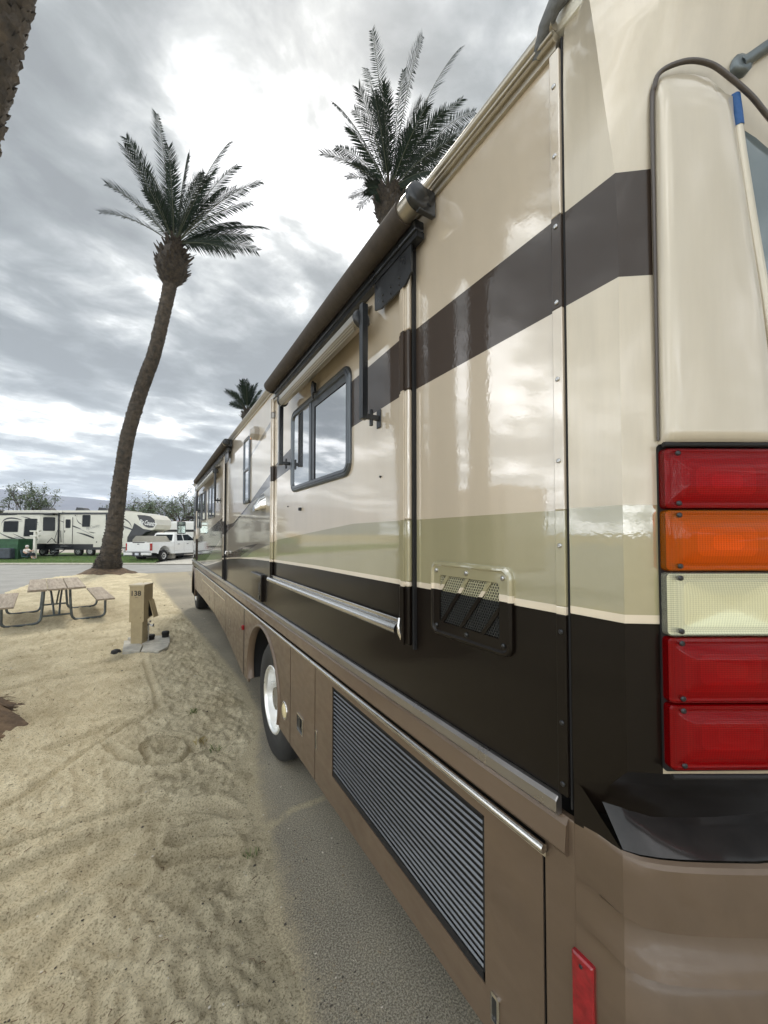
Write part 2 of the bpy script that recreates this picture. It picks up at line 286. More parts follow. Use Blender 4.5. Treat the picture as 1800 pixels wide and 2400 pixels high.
m3=N.new('ShaderNodeMixRGB'); Lk.new(t4.outputs[0],m3.inputs[0]); Lk.new(mm.outputs[0],m3.inputs[1]); dr_=N.new('ShaderNodeValToRGB'); Lk.new(nz(95,7,.75),dr_.inputs['Fac']); dr_.color_ramp.elements[0].position=.4; dr_.color_ramp.elements[0].color=(.22,.185,.125,1); dr_.color_ramp.elements[1].position=.55; dr_.color_ramp.elements[1].color=(.50,.43,.29,1); Lk.new(dr_.outputs[0],m3.inputs[2]); Lk.new(m3.outputs[0],b.inputs['Base Color'])
bp=N.new('ShaderNodeBump'); bp.inputs['Strength'].default_value=.6; bp.inputs['Distance'].default_value=.012; Lk.new(nz(150,5,.75),bp.inputs['Height']); Lk.new(bp.outputs[0],b.inputs['Normal'])
def sheet(name,pts,m,z=None,kind='structure'):
    q=MB(); q.add([(p[0],p[1],p[2] if z is None else z) for p in pts],[list(range(len(pts)))]); return tag(q.build(name,m),kind=kind)
sheet('pad',[(.6,-6),(5,-6),(5,24),(.6,24)],asph,.0)
CRK=[onG(*p) for p in ((610,1945),(655,1920),(700,1890),(760,1872),(830,1868))]
pm_=MB(); PX=[-2.0+.05*i for i in range(53)]; PY=[-6,-3,-1]+[-.5+.06*i for i in range(120)]+[6.8+.15*i for i in range(115)]
pm_.add([(x,y,0) for y in PY for x in PX],[(j*53+i,j*53+i+1,(j+1)*53+i+1,(j+1)*53+i) for j in range(len(PY)-1) for i in range(52)])
po=tag(pm_.build('pad_edge',asph),kind='structure'); at_=po.data.attributes.new('dust','FLOAT','POINT')
for i,(x,y) in enumerate([(x,y) for y in PY for x in PX]):
    d=x-lerp(EDGE,y); v=math.exp(-max(d,0)/.09)*.85+.62*math.exp(-max(0,y-.6)/.9)
    if 2<y<5: v=max(v,.85*math.exp(-(min(segd((x,y),CRK[k],CRK[k+1]) for k in range(4))/.035)**2))
    if y>13: v+=min(.5,(y-13)*.06)
    at_.data[i].value=v
roadm=mat('road_asphalt',(.31,.305,.285),.85,c2=(.245,.24,.225),vs=.8,bump=.3,bs=120,stretch=(1,1,1))
sheet('road',[W(-90,-9),W(-8,-9),W(-8,15.0),W(60,15.0),W(60,26.42),W(-90,26.42)],roadm,-.006)
dirt=mat('dirt',(.40,.33,.22),.95,var=.25,vs=.4,bump=.4,bs=12)
sheet('ground',[(-9000,-9000),(9000,-9000),(9000,9000),(-9000,9000)],dirt,-.10)
# lawn across the road, with its kerb
turf=mat('turf',(.085,.145,.035),.9,c2=(.045,.085,.02),vs=1.3,bump=.8,bs=60)
tw=MB(); A=[-70+i*.5 for i in range(110)]
def lawn_end(b): return -15.9-.35*(b-26.6)
rows=[]
for b_ in (26.62,27.4,28.4,29.6,31,33,37):
    z=lerp([(26.6,.10),(28.5,.16),(30.5,.27),(37,.30)],b_); rows.append([tuple(W(min(a,lawn_end(b_)),b_,z+.02*noise.noise(Vector((a*.4,b_*.4,0))))) for a in A])
fs=[]; n=len(A); tw.add([p for r_ in rows for p in r_],[(j*n+i,j*n+i+1,(j+1)*n+i+1,(j+1)*n+i) for j in range(len(rows)-1) for i in range(n-1)],0,True)
tag(tw.build('lawn',turf),kind='structure')
gb=MB()
for i in range(9000):
    b_=26.64+random.random()**1.6*4.2; a=random.uniform(-30,-15.6); 
    if a>lawn_end(b_)-.02: continue
    z=lerp([(26.6,.10),(28.5,.16),(30.5,.27)],b_); p=W(a,b_,z-.01); h=random.uniform(.04,.10); t=random.uniform(-.04,.04); wv=E1*random.uniform(.012,.022)
    gb.add([p-wv,p+wv,p+E1*t+E2*random.uniform(-.03,.03)+Vector((0,0,h))],[(0,1,2)],random.randint(0,1))
tag(gb.build('grass',[mat('grass_blade',(.10,.19,.045),.8),mat('grass_blade_pale',(.17,.23,.07),.8)]),'short green lawn grass beside the road kerb','grass',kind='stuff')
kb=MB(); kb.add([W(a,b_,z) for a in (-70,-15.6) for b_,z in ((26.43,0),(26.45,.085),(26.62,.10))],[(0,3,4,1),(1,4,5,2)]); kb.add([W(-70,26.2,.003),W(-15.6,26.2,.003),W(-15.6,26.43,.003),W(-70,26.43,.003)],[(0,1,2,3)],1)
tag(kb.build('kerb',[KERB,mat('gutter_dirt',(.05,.045,.035),.9)]),kind='structure')
sheet('driveway',[W(-16,26.45,.03),W(20,26.45,.03),W(20,45,.3),W(-19.5,45,.3)],CONC)
sheet('lot',[W(-80,31,.26),W(-17,31,.26),W(-17,60,.3),W(-80,60,.3)],mat('lot_gravel',(.36,.33,.28),.95,var=.2,vs=2,bump=.4,bs=40),None)

# mountains far behind
hm=MB(); rows=[]; KA=[-9000+i*120 for i in range(150)]
ridge=[(-9000,560),(-6400,640),(-5000,600),(-4330,512),(-3600,452),(-2550,405),(0,420),(2500,520),(9000,480)]
for k,(b_,q) in enumerate(((3300,0),(3700,.22),(4100,.45),(4500,.72),(5000,1.0),(5600,.8))):
    r_=[]
    for a in KA:
        nn=noise.fractal(Vector((a*.0016,b_*.0016,2.2)),1,2,5); h=lerp(ridge,a)*q*(1+(.30*nn if k<4 else .035*nn))
        r_.append(tuple(W(a*b_/5000,b_+90*nn,max(h,-5))))
    rows.append(r_)
n=len(KA); hm.add([p for r_ in rows for p in r_],[(j*n+i,j*n+i+1,(j+1)*n+i+1,(j+1)*n+i) for j in range(len(rows)-1) for i in range(n-1)],0,True)
tag(hm.build('hills',mat('bare_rock_hills',(.15,.15,.17),.95,c2=(.24,.22,.23),vs=.004,bump=.6,bs=.012)),kind='structure')
hz=MB(); hz.box(-8000,8000,-2500,8500,-1.5,700)
hzm=bpy.data.materials.new('haze'); hzm.use_nodes=True; nt=hzm.node_tree; nt.nodes.remove(nt.nodes['Principled BSDF']); pv=nt.nodes.new('ShaderNodeVolumePrincipled'); pv.inputs['Color'].default_value=(.66,.76,.96,1); pv.inputs['Density'].default_value=.00013
nt.links.new(pv.outputs[0],nt.nodes['Material Output'].inputs['Volume'])
tag(hz.build('haze',hzm),'thin pale blue haze lying over the far hills','haze',kind='stuff')

# ------------------------------------------------------------------ the motorhome
OFF=(1.27,6.2,0)
RV=thing('motorhome','long tan and brown motorhome with sage and espresso stripes, seen from its rear corner','motorhome',OFF)
def part(q,name,m,parent=None,split=None): return q.build(name,m,parent or RV,OFF,split)
D_=[(0,1.84),(1.35,1.83),(2.5,1.82),(3.6,1.80),(4.3,1.78),(5.25,1.74),(5.93,1.70),(6.5,1.66),(6.69,1.62),(7.9,1.49),(8.7,1.41),(9.4,1.371),(13,1.371)]
G_=[(0,2.12),(1.9,2.11),(2.63,2.06),(3.04,2.03),(3.46,2.0),(3.61,1.97),(4.51,1.855),(4.72,1.80),(4.95,1.70),(6,1.2)]
WL=[(4.2,1.955),(4.82,1.84),(5.27,1.75),(5.6,1.5)]; WU=[(4.2,1.955),(4.87,1.91),(5.69,1.81),(6.52,1.71),(6.8,1.5)]
SL=[(0,2.67),(1.4,2.67),(1.9,2.65),(3.07,2.58),(3.56,2.54),(4.21,2.45),(4.63,2.405),(4.9,2.345),(5.71,2.17),(6.2,2.10),(6.86,1.96),(9.43,1.38),(13,1.38)]
SU=[(0,2.93),(1.38,2.93),(1.9,2.91),(3.17,2.73),(3.54,2.68),(4.63,2.425),(4.9,2.365),(5.71,2.215),(6.3,2.2),(6.58,2.33),(7.85,2.20),(9.52,2.06),(13,1.75)]
PM=[DARK,PIN,GREEN,PEWTER2,STRIPE,CREAM,PEWTER]
def layers(y):
    d=lerp(D_,y); out=[(d,0),(d+.022,1)]; z=d+.022
    def push(t,m):
        nonlocal z
        t=max(t,z); out.append((t,m)); z=t
    push(lerp(G_,y),2)
    if 3.8<y<6.9: push(lerp(WL,y),3); push(lerp(WU,y),4)
    else: push(z,3); push(z,4)
    push(lerp(SL,y),5 if y<3.58 else 6); push(lerp(SU,y),4)
    if 3.5<y<5.2: push(lerp([(3.5,3.13),(5.2,2.86)],y),5); push(lerp([(3.5,3.19),(5.2,2.87)],y),3)
    else: push(z,5); push(z,3)
    push(9,5); return out
def paint_wall(q,y0,y1,z0,z1,x,back=None):
    ys=sorted(set([y0,y1]+[y for y in [i*.1 for i in range(140)]+[3.5799,3.5801,3.4999,3.5001,5.1999,5.2001] if y0<y<y1]))
    L=[layers(y+(1e-6 if i==0 else -1e-6 if i==len(ys)-1 else 0)) for i,y in enumerate(ys)]
    for i in range(len(ys)-1):
        za=zb=z0
        m_=layers((ys[i]+ys[i+1])/2)
        for k in range(len(m_)):
            ta=max(min(L[i][k][0],z1),z0); tb=max(min(L[i+1][k][0],z1),z0)
            if ta-za>1e-5 or tb-zb>1e-5:
                q.add([(x,ys[i],za),(x,ys[i+1],zb),(x,ys[i+1],tb),(x,ys[i],ta)],[(0,1,2,3)],m_[k][1])
            za,zb=ta,tb
    if back is not None:
        for z in (z0,z1): q.add([(x,y0,z),(x,y1,z),(back,y1,z),(back,y0,z)],[(0,1,2,3)],5 if z==z1 else 0)
        for y in (y0,y1):
            z=z0
            for t,k in layers(y):
                t=min(max(t,z0),z1)
                if t>z: q.add([(x,y,z),(back,y,z),(back,y,t),(x,y,t)],[(0,1,2,3)],k)
                z=max(z,t)
q=MB(); q.box(.03,2.52,.68,12.2,1.2,3.42)
for a,b_ in ((.68,2.98),(4.93,11.25)): q.box(.025,2.52,a,b_,.62,1.2); q.box(.35,2.2,a,b_,.35,.62)
q.box(.7,1.85,2.98,12.1,.3,1.2); part(q,'chassis',SEAL)
q=MB(); paint_wall(q,.664,11.9,1.355,3.455,0.0,.05); part(q,'side_wall',PM)
q=MB(); q.bbox(-.0,2.55,.45,12.1,3.46,3.53,.02); part(q,'roof',OFFW)
# gutter rail
q=MB()
for a,b_ in ((.64,12.05),):
    q.loftx([([(0,0)],0)][:0] or [(rr(a,b_,3.42,3.452,.004),.005),(rr(a,b_,3.42,3.452,.004),-.02),(rr(a,b_,3.424,3.448,.004),-.024)],0)
    q.tube([(-.018,a,3.468),(-.018,b_,3.468)],.017,10); q.tube([(-.026,a,3.437),(-.026,b_,3.437)],.006,6); q.box(-.012,.02,a,b_,3.40,3.421)
gut=part(q,'gutter',AWNM)
q=MB(); q.tube([(-.012,.70,3.43),(-.03,.66,3.47),(-.03,.63,3.50),(-.01,.60,3.52),(.02,.57,3.525)],[.015,.02,.021,.018,.010],10); part(q,'end_seal',mat('grey_sealant',(.11,.115,.115),.6,bump=.4,bs=60),gut)
# slide-outs (standing 12 mm proud), flanges
def slide(y0,y1,z0,name='slide_out'):
    q=MB(); paint_wall(q,y0,y1,z0,3.34,-.012,.0); s=part(q,name,PM); return s
S1=slide(1.41,3.53,1.60); S2=slide(6.45,10.9,1.385)
def flange(S,ya,yb,z0,zt):       # painted flange of a slide, in steps, with the paint colours carried over
    q=MB()
    z=z0
    for t,k in layers((ya+yb)/2):
        t=min(t,zt)
        if t-z>.004:
            q.bbox(-.034,-.0125,ya,yb,z,t,.006,k); q.box(-.042,-.035,ya+(yb-ya)*.35,ya+(yb-ya)*.65,z,t,k)
        z=max(z,t)
    return part(q,'flange',PM,S)
flange(S1,1.335,1.408,1.585,3.27); flange(S1,3.532,3.585,1.66,3.30); flange(S2,6.40,6.447,1.36,3.28); flange(S2,10.9,10.94,1.40,3.28)
for a,b_,c in ((1.322,1.334,1.57),(3.587,3.60,1.62)): q=MB(); q.box(-.0145,.004,a,b_,c,3.36); part(q,'seal',SEAL,S1)
for a,b_,c in ((6.372,6.398,1.33),(10.945,10.955,1.38)): q=MB(); q.box(-.022,.004,a,b_,c,3.36); part(q,'seal',SEAL,S2)
q=MB(); q.tube([(-.03,1.42,1.638),(-.03,3.62,1.638)],.024,12); q.box(-.026,-.0125,1.41,3.6,1.662,1.676); q.tube([(-.027,1.42,1.68),(-.027,3.6,1.68)],.004,6)
q.tube([(-.035,1.40,1.69),(-.045,1.395,1.66),(-.045,1.39,1.63),(-.03,1.385,1.595)],.008,6)
part(q,'bottom_rail',CHROME,S1)
q=MB(); q.box(-.03,-.0125,1.42,3.55,3.30,3.335); q.box(-.026,-.0125,1.42,3.55,3.27,3.285); part(q,'drip_rail',AWNM,S1)
q=MB(); q.box(-.03,-.0125,6.45,10.9,3.28,3.32); part(q,'drip_rail',AWNM,S2)
# slide toppers
def topper(ya,yb,brackets=True):
    X,Z,r=-.088,3.368,.050
    q=MB(); q.lathe([(r,0),(r*1.02,(yb-ya)*.3),(r*.985,(yb-ya)*.6),(r,(yb-ya))],(X,ya+.09,Z),'Y',24,0); T=None
    q.add([(X-.0,ya+.12,Z+r),(X-.0,yb+.05,Z+r),(-.012,yb+.05,3.452),(-.012,ya+.12,3.452)],[(0,1,2,3)])
    T=part(q,'slide_topper',AWNF)
    q=MB(); q.lathe([(.043,0),(.043,.085)],(X,ya+.01,Z),'Y',20); part(q,'roller_tube',AWNM,T)
    for y,s in ((ya,1),(yb+.09,-1)):
        q=MB(); q.lathe([(.02,-.012),(.047,-.010),(.051,0),(.051,.014)] if s>0 else [(.051,-.014),(.051,0),(.047,.012),(.02,.014)],(X,y,Z),'Y',22)
        q.bbox(X,-.008,y-.008,y+.016,Z-.055,Z+.045,.004); q.lathe([(.008,0),(.006,-.006)],(X+.05,y-.008,Z-.02),'Y',8); part(q,'end_cap',BLACKM,T)
    q=MB(); q.bbox(-.060,-.013,ya+.06,yb+.05,Z-.075,Z-.03,.006); q.box(-.05,-.013,ya+.06,yb+.05,Z-.10,Z-.076); part(q,'fascia',BLACKM,T)
    q=MB()
    ys_=(ya+.13,ya+.31)
    q.add([(-.045,ya+.11,3.30),(-.045,ya+.42,3.30),(-.045,ya+.42,3.14),(-.045,ya+.36,3.12),(-.045,ya+.16,3.12),(-.045,ya+.11,3.15)]+[(-.036,ya+.11,3.30),(-.036,ya+.42,3.30),(-.036,ya+.42,3.14),(-.036,ya+.36,3.12),(-.036,ya+.16,3.12),(-.036,ya+.11,3.15)],
          [(0,1,2,3,4,5),(11,10,9,8,7,6)]+[(i,(i+1)%6,(i+1)%6+6,i+6) for i in range(6)])
    for k in range(3):
        for dz in (0,.03): q.lathe([(.007,0),(.005,-.005)],(-.045,ya+.20+k*.07,3.145+dz),'X',8)
    part(q,'bracket',BLACKM,T)
    return T
topper(1.185,3.34); topper(5.82,10.5)
# wall mould strip with screws at the rear cap seam
q=MB(); z=1.36
SEAMX=-.011
for t,k in layers(.65):
    t=min(t,3.40)
    if t-z>.004: q.bbox(SEAMX,.003,.633,.663,z,t,.0025,k)
    z=max(z,t)
mo=part(q,'seam_moulding',PM)
q=MB(); q.box(-.0012,.03,.6275,.6325,1.33,3.43); part(q,'seam_gap',SEAL,mo)
for z in (3.30,3.10,2.90,2.687,2.474,2.25,2.02,1.79,1.55,1.39):
    q=MB(); q.lathe([(.0065,0),(.0065,-.002),(.004,-.0045),(.0015,-.0035)],(SEAMX,.648,z),'X',12); part(q,'screw',STEEL if z>1.8 else BLACKM,mo)
# belt rail, lower belt
q=MB(); q.loftx([(rr(.66,12.25,1.300,1.352,.004),.0),(rr(.66,12.25,1.300,1.352,.004),-.014),(rr(.66,12.25,1.312,1.342,.004),-.024)]); part(q,'belt_rail',RAIL)
q=MB(); q.add([(0,.64,1.303),(0,12.2,1.303),(-.012,12.2,1.285),(-.012,.64,1.285),(-.02,12.2,1.22),(-.02,.64,1.22),(-.012,12.2,1.207),(-.012,.64,1.207),(.01,12.2,1.203),(.01,.64,1.203)],[(0,1,2,3),(3,2,4,5),(5,4,6,7),(7,6,8,9),(0,3,5,7,9),(1,2,4,6,8)]); part(q,'belt_panel',BROWN)
q=MB()
for a,b_ in ((.70,2.52),(2.525,4.78),(4.79,6.9),(6.905,10.9)):
    q.tube([(-.022,a,1.19),(-.022,b_,1.19)],.0125,10); q.box(-.016,.0,a,b_,1.165,1.179)
part(q,'drip_trim',CHROME)
# compartment doors and wheel surrounds
def arc(cy,cz,r,a0,a1,n=16,sq=1): return [(cy+r*math.cos(R(a0+(a1-a0)*i/n)),cz+sq*r*math.sin(R(a0+(a1-a0)*i/n))) for i in range(n+1)]
def panelpoly(q,poly,x=0.0,t=.02,mi=0,lip=.004):
    n=len(poly); ia=[]
    q.add([(x,p[0],p[1]) for p in poly]+[(x+t,p[0],p[1]) for p in poly],[list(range(n))]+[(i,(i+1)%n,(i+1)%n+n,i+n) for i in range(n)],mi)
def latch(P,y,z,w_=.055,h=.10):
    o=rr(y-w_/2,y+w_/2,z-h/2,z+h/2,.008); i_=rr(y-w_/2+.008,y+w_/2-.008,z-h/2+.008,z+h/2-.008,.005)
    q=MB(); q.loftx([(o,0),(o,-.006),(i_,-.008),(i_,.0005)],0); b=part(q,'latch',CHROME,P)
    q=MB(); q.add([(-.0007,p[0],p[1]) for p in i_],[list(range(len(i_)))]); q.box(-.007,-.002,y-.012,y+.012,z-.02,z+.035); part(q,'paddle',BLACKM,P)
def door(y0,y1,z0a,z0b,zt=1.163,lt=None,label=None):
    q=MB(); panelpoly(q,[(y1-.004,z0b),(y1-.004,zt),(y0+.004,zt),(y0+.004,z0a)]); o=part(q,'compartment_door',BROWN)
    for y,z,w_,h in (lt or []): latch(o,y,z,w_,h)
    return o
# radiator door with its louvred grille: four pieces round the opening
GY0,GY1,GZ0,GZ1=.945,2.21,.58,1.12
q=MB()
for a,b_,c,d in ((.722,GY0,.45,1.163),(GY1,2.496,.40,1.163),(GY0,GY1,GZ1,1.163)): panelpoly(q,[(b_,c),(b_,d),(a,d),(a,c)])
panelpoly(q,[(GY1,.405),(GY1,GZ0),(GY0,GZ0),(GY0,.445)])
RD=part(q,'radiator_door',BROWN); latch(RD,2.47,.68,.03,.13); latch(RD,.90,.55,.035,.09)
q=MB(); q.box(.034,.045,GY0-.02,GY1+.02,GZ0-.02,GZ1+.02)
for a,b_,c,d in ((GY0-.002,GY0+.012,GZ0,GZ1),(GY1-.012,GY1+.002,GZ0,GZ1),(GY0,GY1,GZ1-.012,GZ1+.002),(GY0,GY1,GZ0-.002,GZ0+.03)): q.box(.004,.05,a,b_,c,d)
GR=part(q,'grille',SEAL,RD)
q=MB(); NL=20
for i in range(NL):
    z=GZ0+.036+(GZ1-GZ0-.05)*i/NL; p=.0252
    pr=[(.0095,z+p*.35),(.0078,z+p*.41),(.0042,z+p*.20),(.0035,z+p*.13),(.0055,z+p*.10),(.0075,z+p*.16)]
    q.rings([[(x,y,zz+ .0008*math.sin(y*9+i)) for x,zz in pr] for y in [GY0+.012+(GY1-GY0-.024)*k/12 for k in range(13)]],0,False)
tag(part(q,'louvre',LOUV,RD),kind='stuff')
o2=door(2.504,3.046,.40,.385,lt=[(2.80,.645,.13,.13)])
q=MB(); q.lathe([(.075,.0),(.075,-.006),(.066,-.009),(.060,-.004)],(0,3.20,.59),'X',24,0,True,False); FL=part(q,'fuel_light',CHROME)
q=MB(); q.lathe([(.061,0),(.05,-.010),(.02,-.013)],(-.001,3.20,.59),'X',20); part(q,'dome',YEL,FL)
WY,WR=3.60,.525
def fender(y0,y1,cy,r,z0a,z0b,zt=1.163,top=1.12):
    a=[p for p in arc(cy,.57,r,-18,198,26,(top-.57)/r)]
    q=MB(); panelpoly(q,[(y1-.004,zt),(y0+.004,zt),(y0+.004,z0a)]+[(a[-1][0],z0a)]+a[::-1]+[(a[0][0],z0b),(y1-.004,z0b)])
    o=part(q,'wheel_surround',BROWN)
    q=MB(); ii=[(cy+(p[0]-cy)*.955,.57+(p[1]-.57)*.955) for p in a]
    n=len(a); q.add([(-.0,p[0],p[1]) for p in a]+[(-.016,p[0]*.6+s[0]*.4,p[1]*.6+s[1]*.4) for p,s in zip(a,ii)]+[(-.014,p[0],p[1]) for p in ii]+[(.06,p[0],p[1]) for p in ii],
        [(k*n+i,k*n+i+1,(k+1)*n+i+1,(k+1)*n+i) for k in range(3) for i in range(n-1)],0,True)
    part(q,'arch_lip',BROWN,o)
    q=MB(); q.rings([[(.05,p[0],p[1]) for p in a],[(.55,p[0],p[1]) for p in a]],0,True,False,False,False); q.add([(.55,p[0],p[1]) for p in a],[list(range(n))]); part(q,'wheel_well',SEAL,o)
    return o
fender(3.054,4.88,4.0,.66,.385,.36,top=1.13)
# the skirt piece behind the wheel hides its rear edge: a plain lower filler between door and arch
door(4.925,6.30,.36,.55,lt=[(5.9,.78,.05,.11)]); door(6.31,7.55,.55,.63,lt=[(6.75,.80,.05,.10)]); door(7.56,9.3,.63,.64,lt=[(8.3,.80,.05,.1)]); door(9.31,10.98,.64,.62,lt=[(9.8,.85,.05,.1)])
q=MB(); q.box(-.008,.0,6.35,9.6,1.03,1.045); q.box(-.012,.0,7.53,7.56,1.03,1.16); part(q,'lower_trim',CHROME)
fender(10.99,12.3,11.85,.42,.62,.5,top=1.12)
q=MB(); q.box(.001,.02,4.885,4.92,.36,1.16); part(q,'door_gap',SEAL)
q=MB(); q.bbox(-.03,.0,4.885,4.93,.90,.955,.006); part(q,'marker_lamp',REDP)
q=MB(); q.box(.22,.75,2.60,2.615,.16,.45); part(q,'mud_flap',RUBBER)
def wheel(y,x0=.055):
    q=MB(); q.lathe([(.285,.02),(.30,-.005),(.40,-.014),(.475,-.008),(.512,.018),(WR,.05),(WR,.26),(.505,.285),(.3,.29)],(x0,y,WR),'X',56,0,False,False)
    for k in (.085,.14,.195): q.lathe([(WR+.001,k),(WR-.012,k+.003),(WR-.012,k+.010),(WR+.001,k+.013)],(x0,y,WR),'X',40,0,False,False)
    Wh=None
    h=MB(); h.lathe([(.10,.02),(.10,.2)],(x0,y,WR),'X',12); Wh=part(h,'wheel',STEEL)
    part(q,'tyre',RUBBER,Wh)
    q=MB(); q.lathe([(.302,-.004),(.292,-.014),(.280,-.010),(.272,.02),(.268,.13),(.245,.155),(.20,.165),(.17,.150),(.14,.145)],(x0,y,WR),'X',48,0,False,True)
    part(q,'rim',ALU,Wh)
    q=MB(); q.lathe([(.105,.15),(.10,.06),(.08,.04),(.04,.035)],(x0,y,WR),'X',24)
    for i in range(10):
        a=2*math.pi*i/10; q.lathe([(.017,.16),(.016,.11),(.010,.10)],(x0,y+.135*math.cos(a),WR+.135*math.sin(a)),'X',8)
    part(q,'hub',CHROME,Wh)
    for i in range(10):
        a=2*math.pi*(i+.5)/10; q=MB(); q.lathe([(.024,.0),(.0235,-.006),(.001,-.006)],(x0+.164,y+.212*math.cos(a),WR+.212*math.sin(a)),'X',12,0,True,True); part(q,'hand_hole',SEAL,Wh)
    q=MB(); q.lathe([(.3,0),(.48,.0),(WR-.004,.03),(WR-.004,.24),(.3,.27)],(x0+.34,y,WR),'X',32); part(q,'inner_tyre',RUBBER,Wh)
wheel(3.63,.018); wheel(11.85,.07)
# honeycomb fridge vent at the rear
VY0,VY1,VZ0,VZ1=.812,1.212,1.668,1.948
PV=[DARK,PIN,GREEN]
def zsplit(q,polyfn):  # not used for curved work
    pass
def zmat(z): return 0 if z<1.84 else 1 if z<1.862 else 2
def split_loft(secs,name,parent):                # frame whose paint follows the wall's bands
    bm=bmesh.new(); n=len(secs[0][0]); V=[[bm.verts.new((x,p[0],p[1])) for p in poly] for poly,x in secs]
    for k in range(len(V)-1):
        for i in range(n): bm.faces.new((V[k][i],V[k][(i+1)%n],V[k+1][(i+1)%n],V[k+1][i]))
    for zc in (1.84,1.862): bmesh.ops.bisect_plane(bm,geom=list(bm.verts)+list(bm.edges)+list(bm.faces),plane_co=(0,0,zc),plane_no=(0,0,1))
    q=MB(); bm.verts.index_update(); q.v=[v.co[:] for v in bm.verts]
    for f in bm.faces: q.f.append([v.index for v in f.verts]); q.m.append(zmat(f.calc_center_median().z)); q.s.append(False)
    bm.free(); return part(q,name,PV,parent)
def rri(d): return rr(VY0+d,VY1-d,VZ0+d,VZ1-d,.035-d*.5 if d<.05 else .008,6)
VF=split_loft([(rri(0),0),(rri(.001),-.010),(rri(.006),-.016),(rri(.012),-.017),(rri(.016),-.012),(rri(.018),-.010),(rri(.052),-.010),(rri(.054),-.002)],'side_vent',None)
iy0,iy1,iz0,iz1=VY0+.053,VY1-.053,VZ0+.053,VZ1-.053
q=MB(); q.box(-.0018,-.0010,iy0-.002,iy1+.002,iz0-.002,iz1+.002); part(q,'backing',SEAL,VF)
hx=MB(); hs=.0062; k=0; y=iy0
row=0; z=iz0
while z<iz1:
    y=iy0+(hs*.87 if row%2 else 0)
    while y<iy1:
        o=[(y+hs*math.sin(R(60*i)),z+hs*math.cos(R(60*i))) for i in range(6)]; i_=[(y+hs*.76*math.sin(R(60*i)),z+hs*.76*math.cos(R(60*i))) for i in range(6)]
        hx.add([(-.006,a,b_) for a,b_ in o]+[(-.006,a,b_) for a,b_ in i_]+[(-.002,a,b_) for a,b_ in i_],[(j,(j+1)%6,(j+1)%6+6,j+6) for j in range(6)]+[(j+6,(j+1)%6+6,(j+1)%6+12,j+12) for j in range(6)],0 if z<1.84 else 2)
        y+=hs*1.74
    z+=hs*1.5; row+=1
part(hx,'mesh_screen',[mat('screen_dark',(.022,.024,.024),.4,.2),PIN,mat('screen_sage',(.42,.40,.27),.4,.3)],VF)
for ub in (-.31,.045,.40,.755):                     # the slanted bars
    q=MB(); n_=16; hw=.030
    for i in range(n_):
        f0,f1=i/n_,(i+1)/n_; c=[(ub+.47*f0-hw,f0),(ub+.47*f0+hw,f0),(ub+.47*f1+hw,f1),(ub+.47*f1-hw,f1)]; c=[(min(1,max(0,u)),f) for u,f in c]
        if max(u for u,f in c)-min(u for u,f in c)<.012: continue
        a=[(iy1-u*(iy1-iy0),iz0+f*(iz1-iz0)) for u,f in c]
        q.add([(-.0105,*p) for p in a]+[(-.0062,*p) for p in a],[(0,1,2,3),(0,1,5,4),(1,2,6,5),(2,3,7,6),(3,0,4,7)],zmat((a[0][1]+a[2][1])/2))
    part(q,'slat',PV,VF)
for y,z in ((VY0+.035,VZ1-.035),(VY1-.035,VZ1-.035),((VY0+VY1)/2,VZ1-.033),(VY0+.035,VZ0+.035),(VY1-.035,VZ0+.035),((VY0+VY1)/2,VZ0+.033)):
    q=MB(); q.lathe([(.008,0),(.008,-.004),(.004,-.007)],(-.010,y,z),'X',10); part(q,'screw',STEEL if z>1.84 else BLACKM,VF)
# windows
def window(y0,y1,z0,z1,x=0.0,split=None,hor=False,r=.06,fr=.05,name='window'):
    P=lambda d:rr(y0+d,y1-d,z0+d,z1-d,max(r-d,.008),7)
    q=MB(); q.loftx([(P(0),x),(P(.0),x-.010),(P(.004),x-.016),(P(.012),x-.018),(P(.017),x-.013),(P(.024),x-.013),(P(.027),x-.018),(P(fr-.006),x-.018),(P(fr),x-.006)],0,False)
    Wd=part(q,name,GUNM)
    if split and not hor:
        q=MB(); q.bbox(x-.016,x-.004,split-.018,split+.018,z0+fr-.004,z1-fr+.004,.003); part(q,'mullion',GUNM,Wd)
        panes=((y0+fr-.002,split-.018,z0+fr-.002,z1-fr+.002,x-.004),(split+.018,y1-fr+.002,z0+fr-.002,z1-fr+.002,x-.007))
        q=MB(); q.box(x-.0095,x-.008,split-.075,split-.018,z0+fr,z1-fr); q.box(x-.0095,x-.008,y0+fr,split-.075,z1-fr-.045,z1-fr); part(q,'sash',BLACKM,Wd)
    elif hor:
        q=MB(); q.bbox(x-.016,x-.004,y0+fr-.004,y1-fr+.004,split-.015,split+.015,.003); part(q,'mullion',GUNM,Wd)
        panes=((y0+fr-.002,y1-fr+.002,z0+fr-.002,split-.015,x-.004),(y0+fr-.002,y1-fr+.002,split+.015,z1-fr+.002,x-.007))
    else: panes=((y0+fr-.002,y1-fr+.002,z0+fr-.002,z1-fr+.002,x-.004),)
    for a,b_,c,d,xx in panes:
        q=MB(); q.add([(xx,a,c),(xx,b_,c),(xx,b_,d),(xx,a,d)],[(0,1,2,3)]); part(q,'pane',GLASS,Wd)
    return Wd
W1=window(1.92,3.0,2.38,3.02,-.012,split=2.56,r=.085)
q=MB(); q.bbox(-.055,-.03,2.42,2.47,3.0,3.07,.006); q.tube([(-.05,2.44,3.08),(-.055,2.45,3.02),(-.04,2.46,2.97)],.008,6); part(q,'latch',BLACKM,W1)
window(4.62,4.98,2.42,3.22,0,split=2.83,hor=True,r=.05,fr=.04)
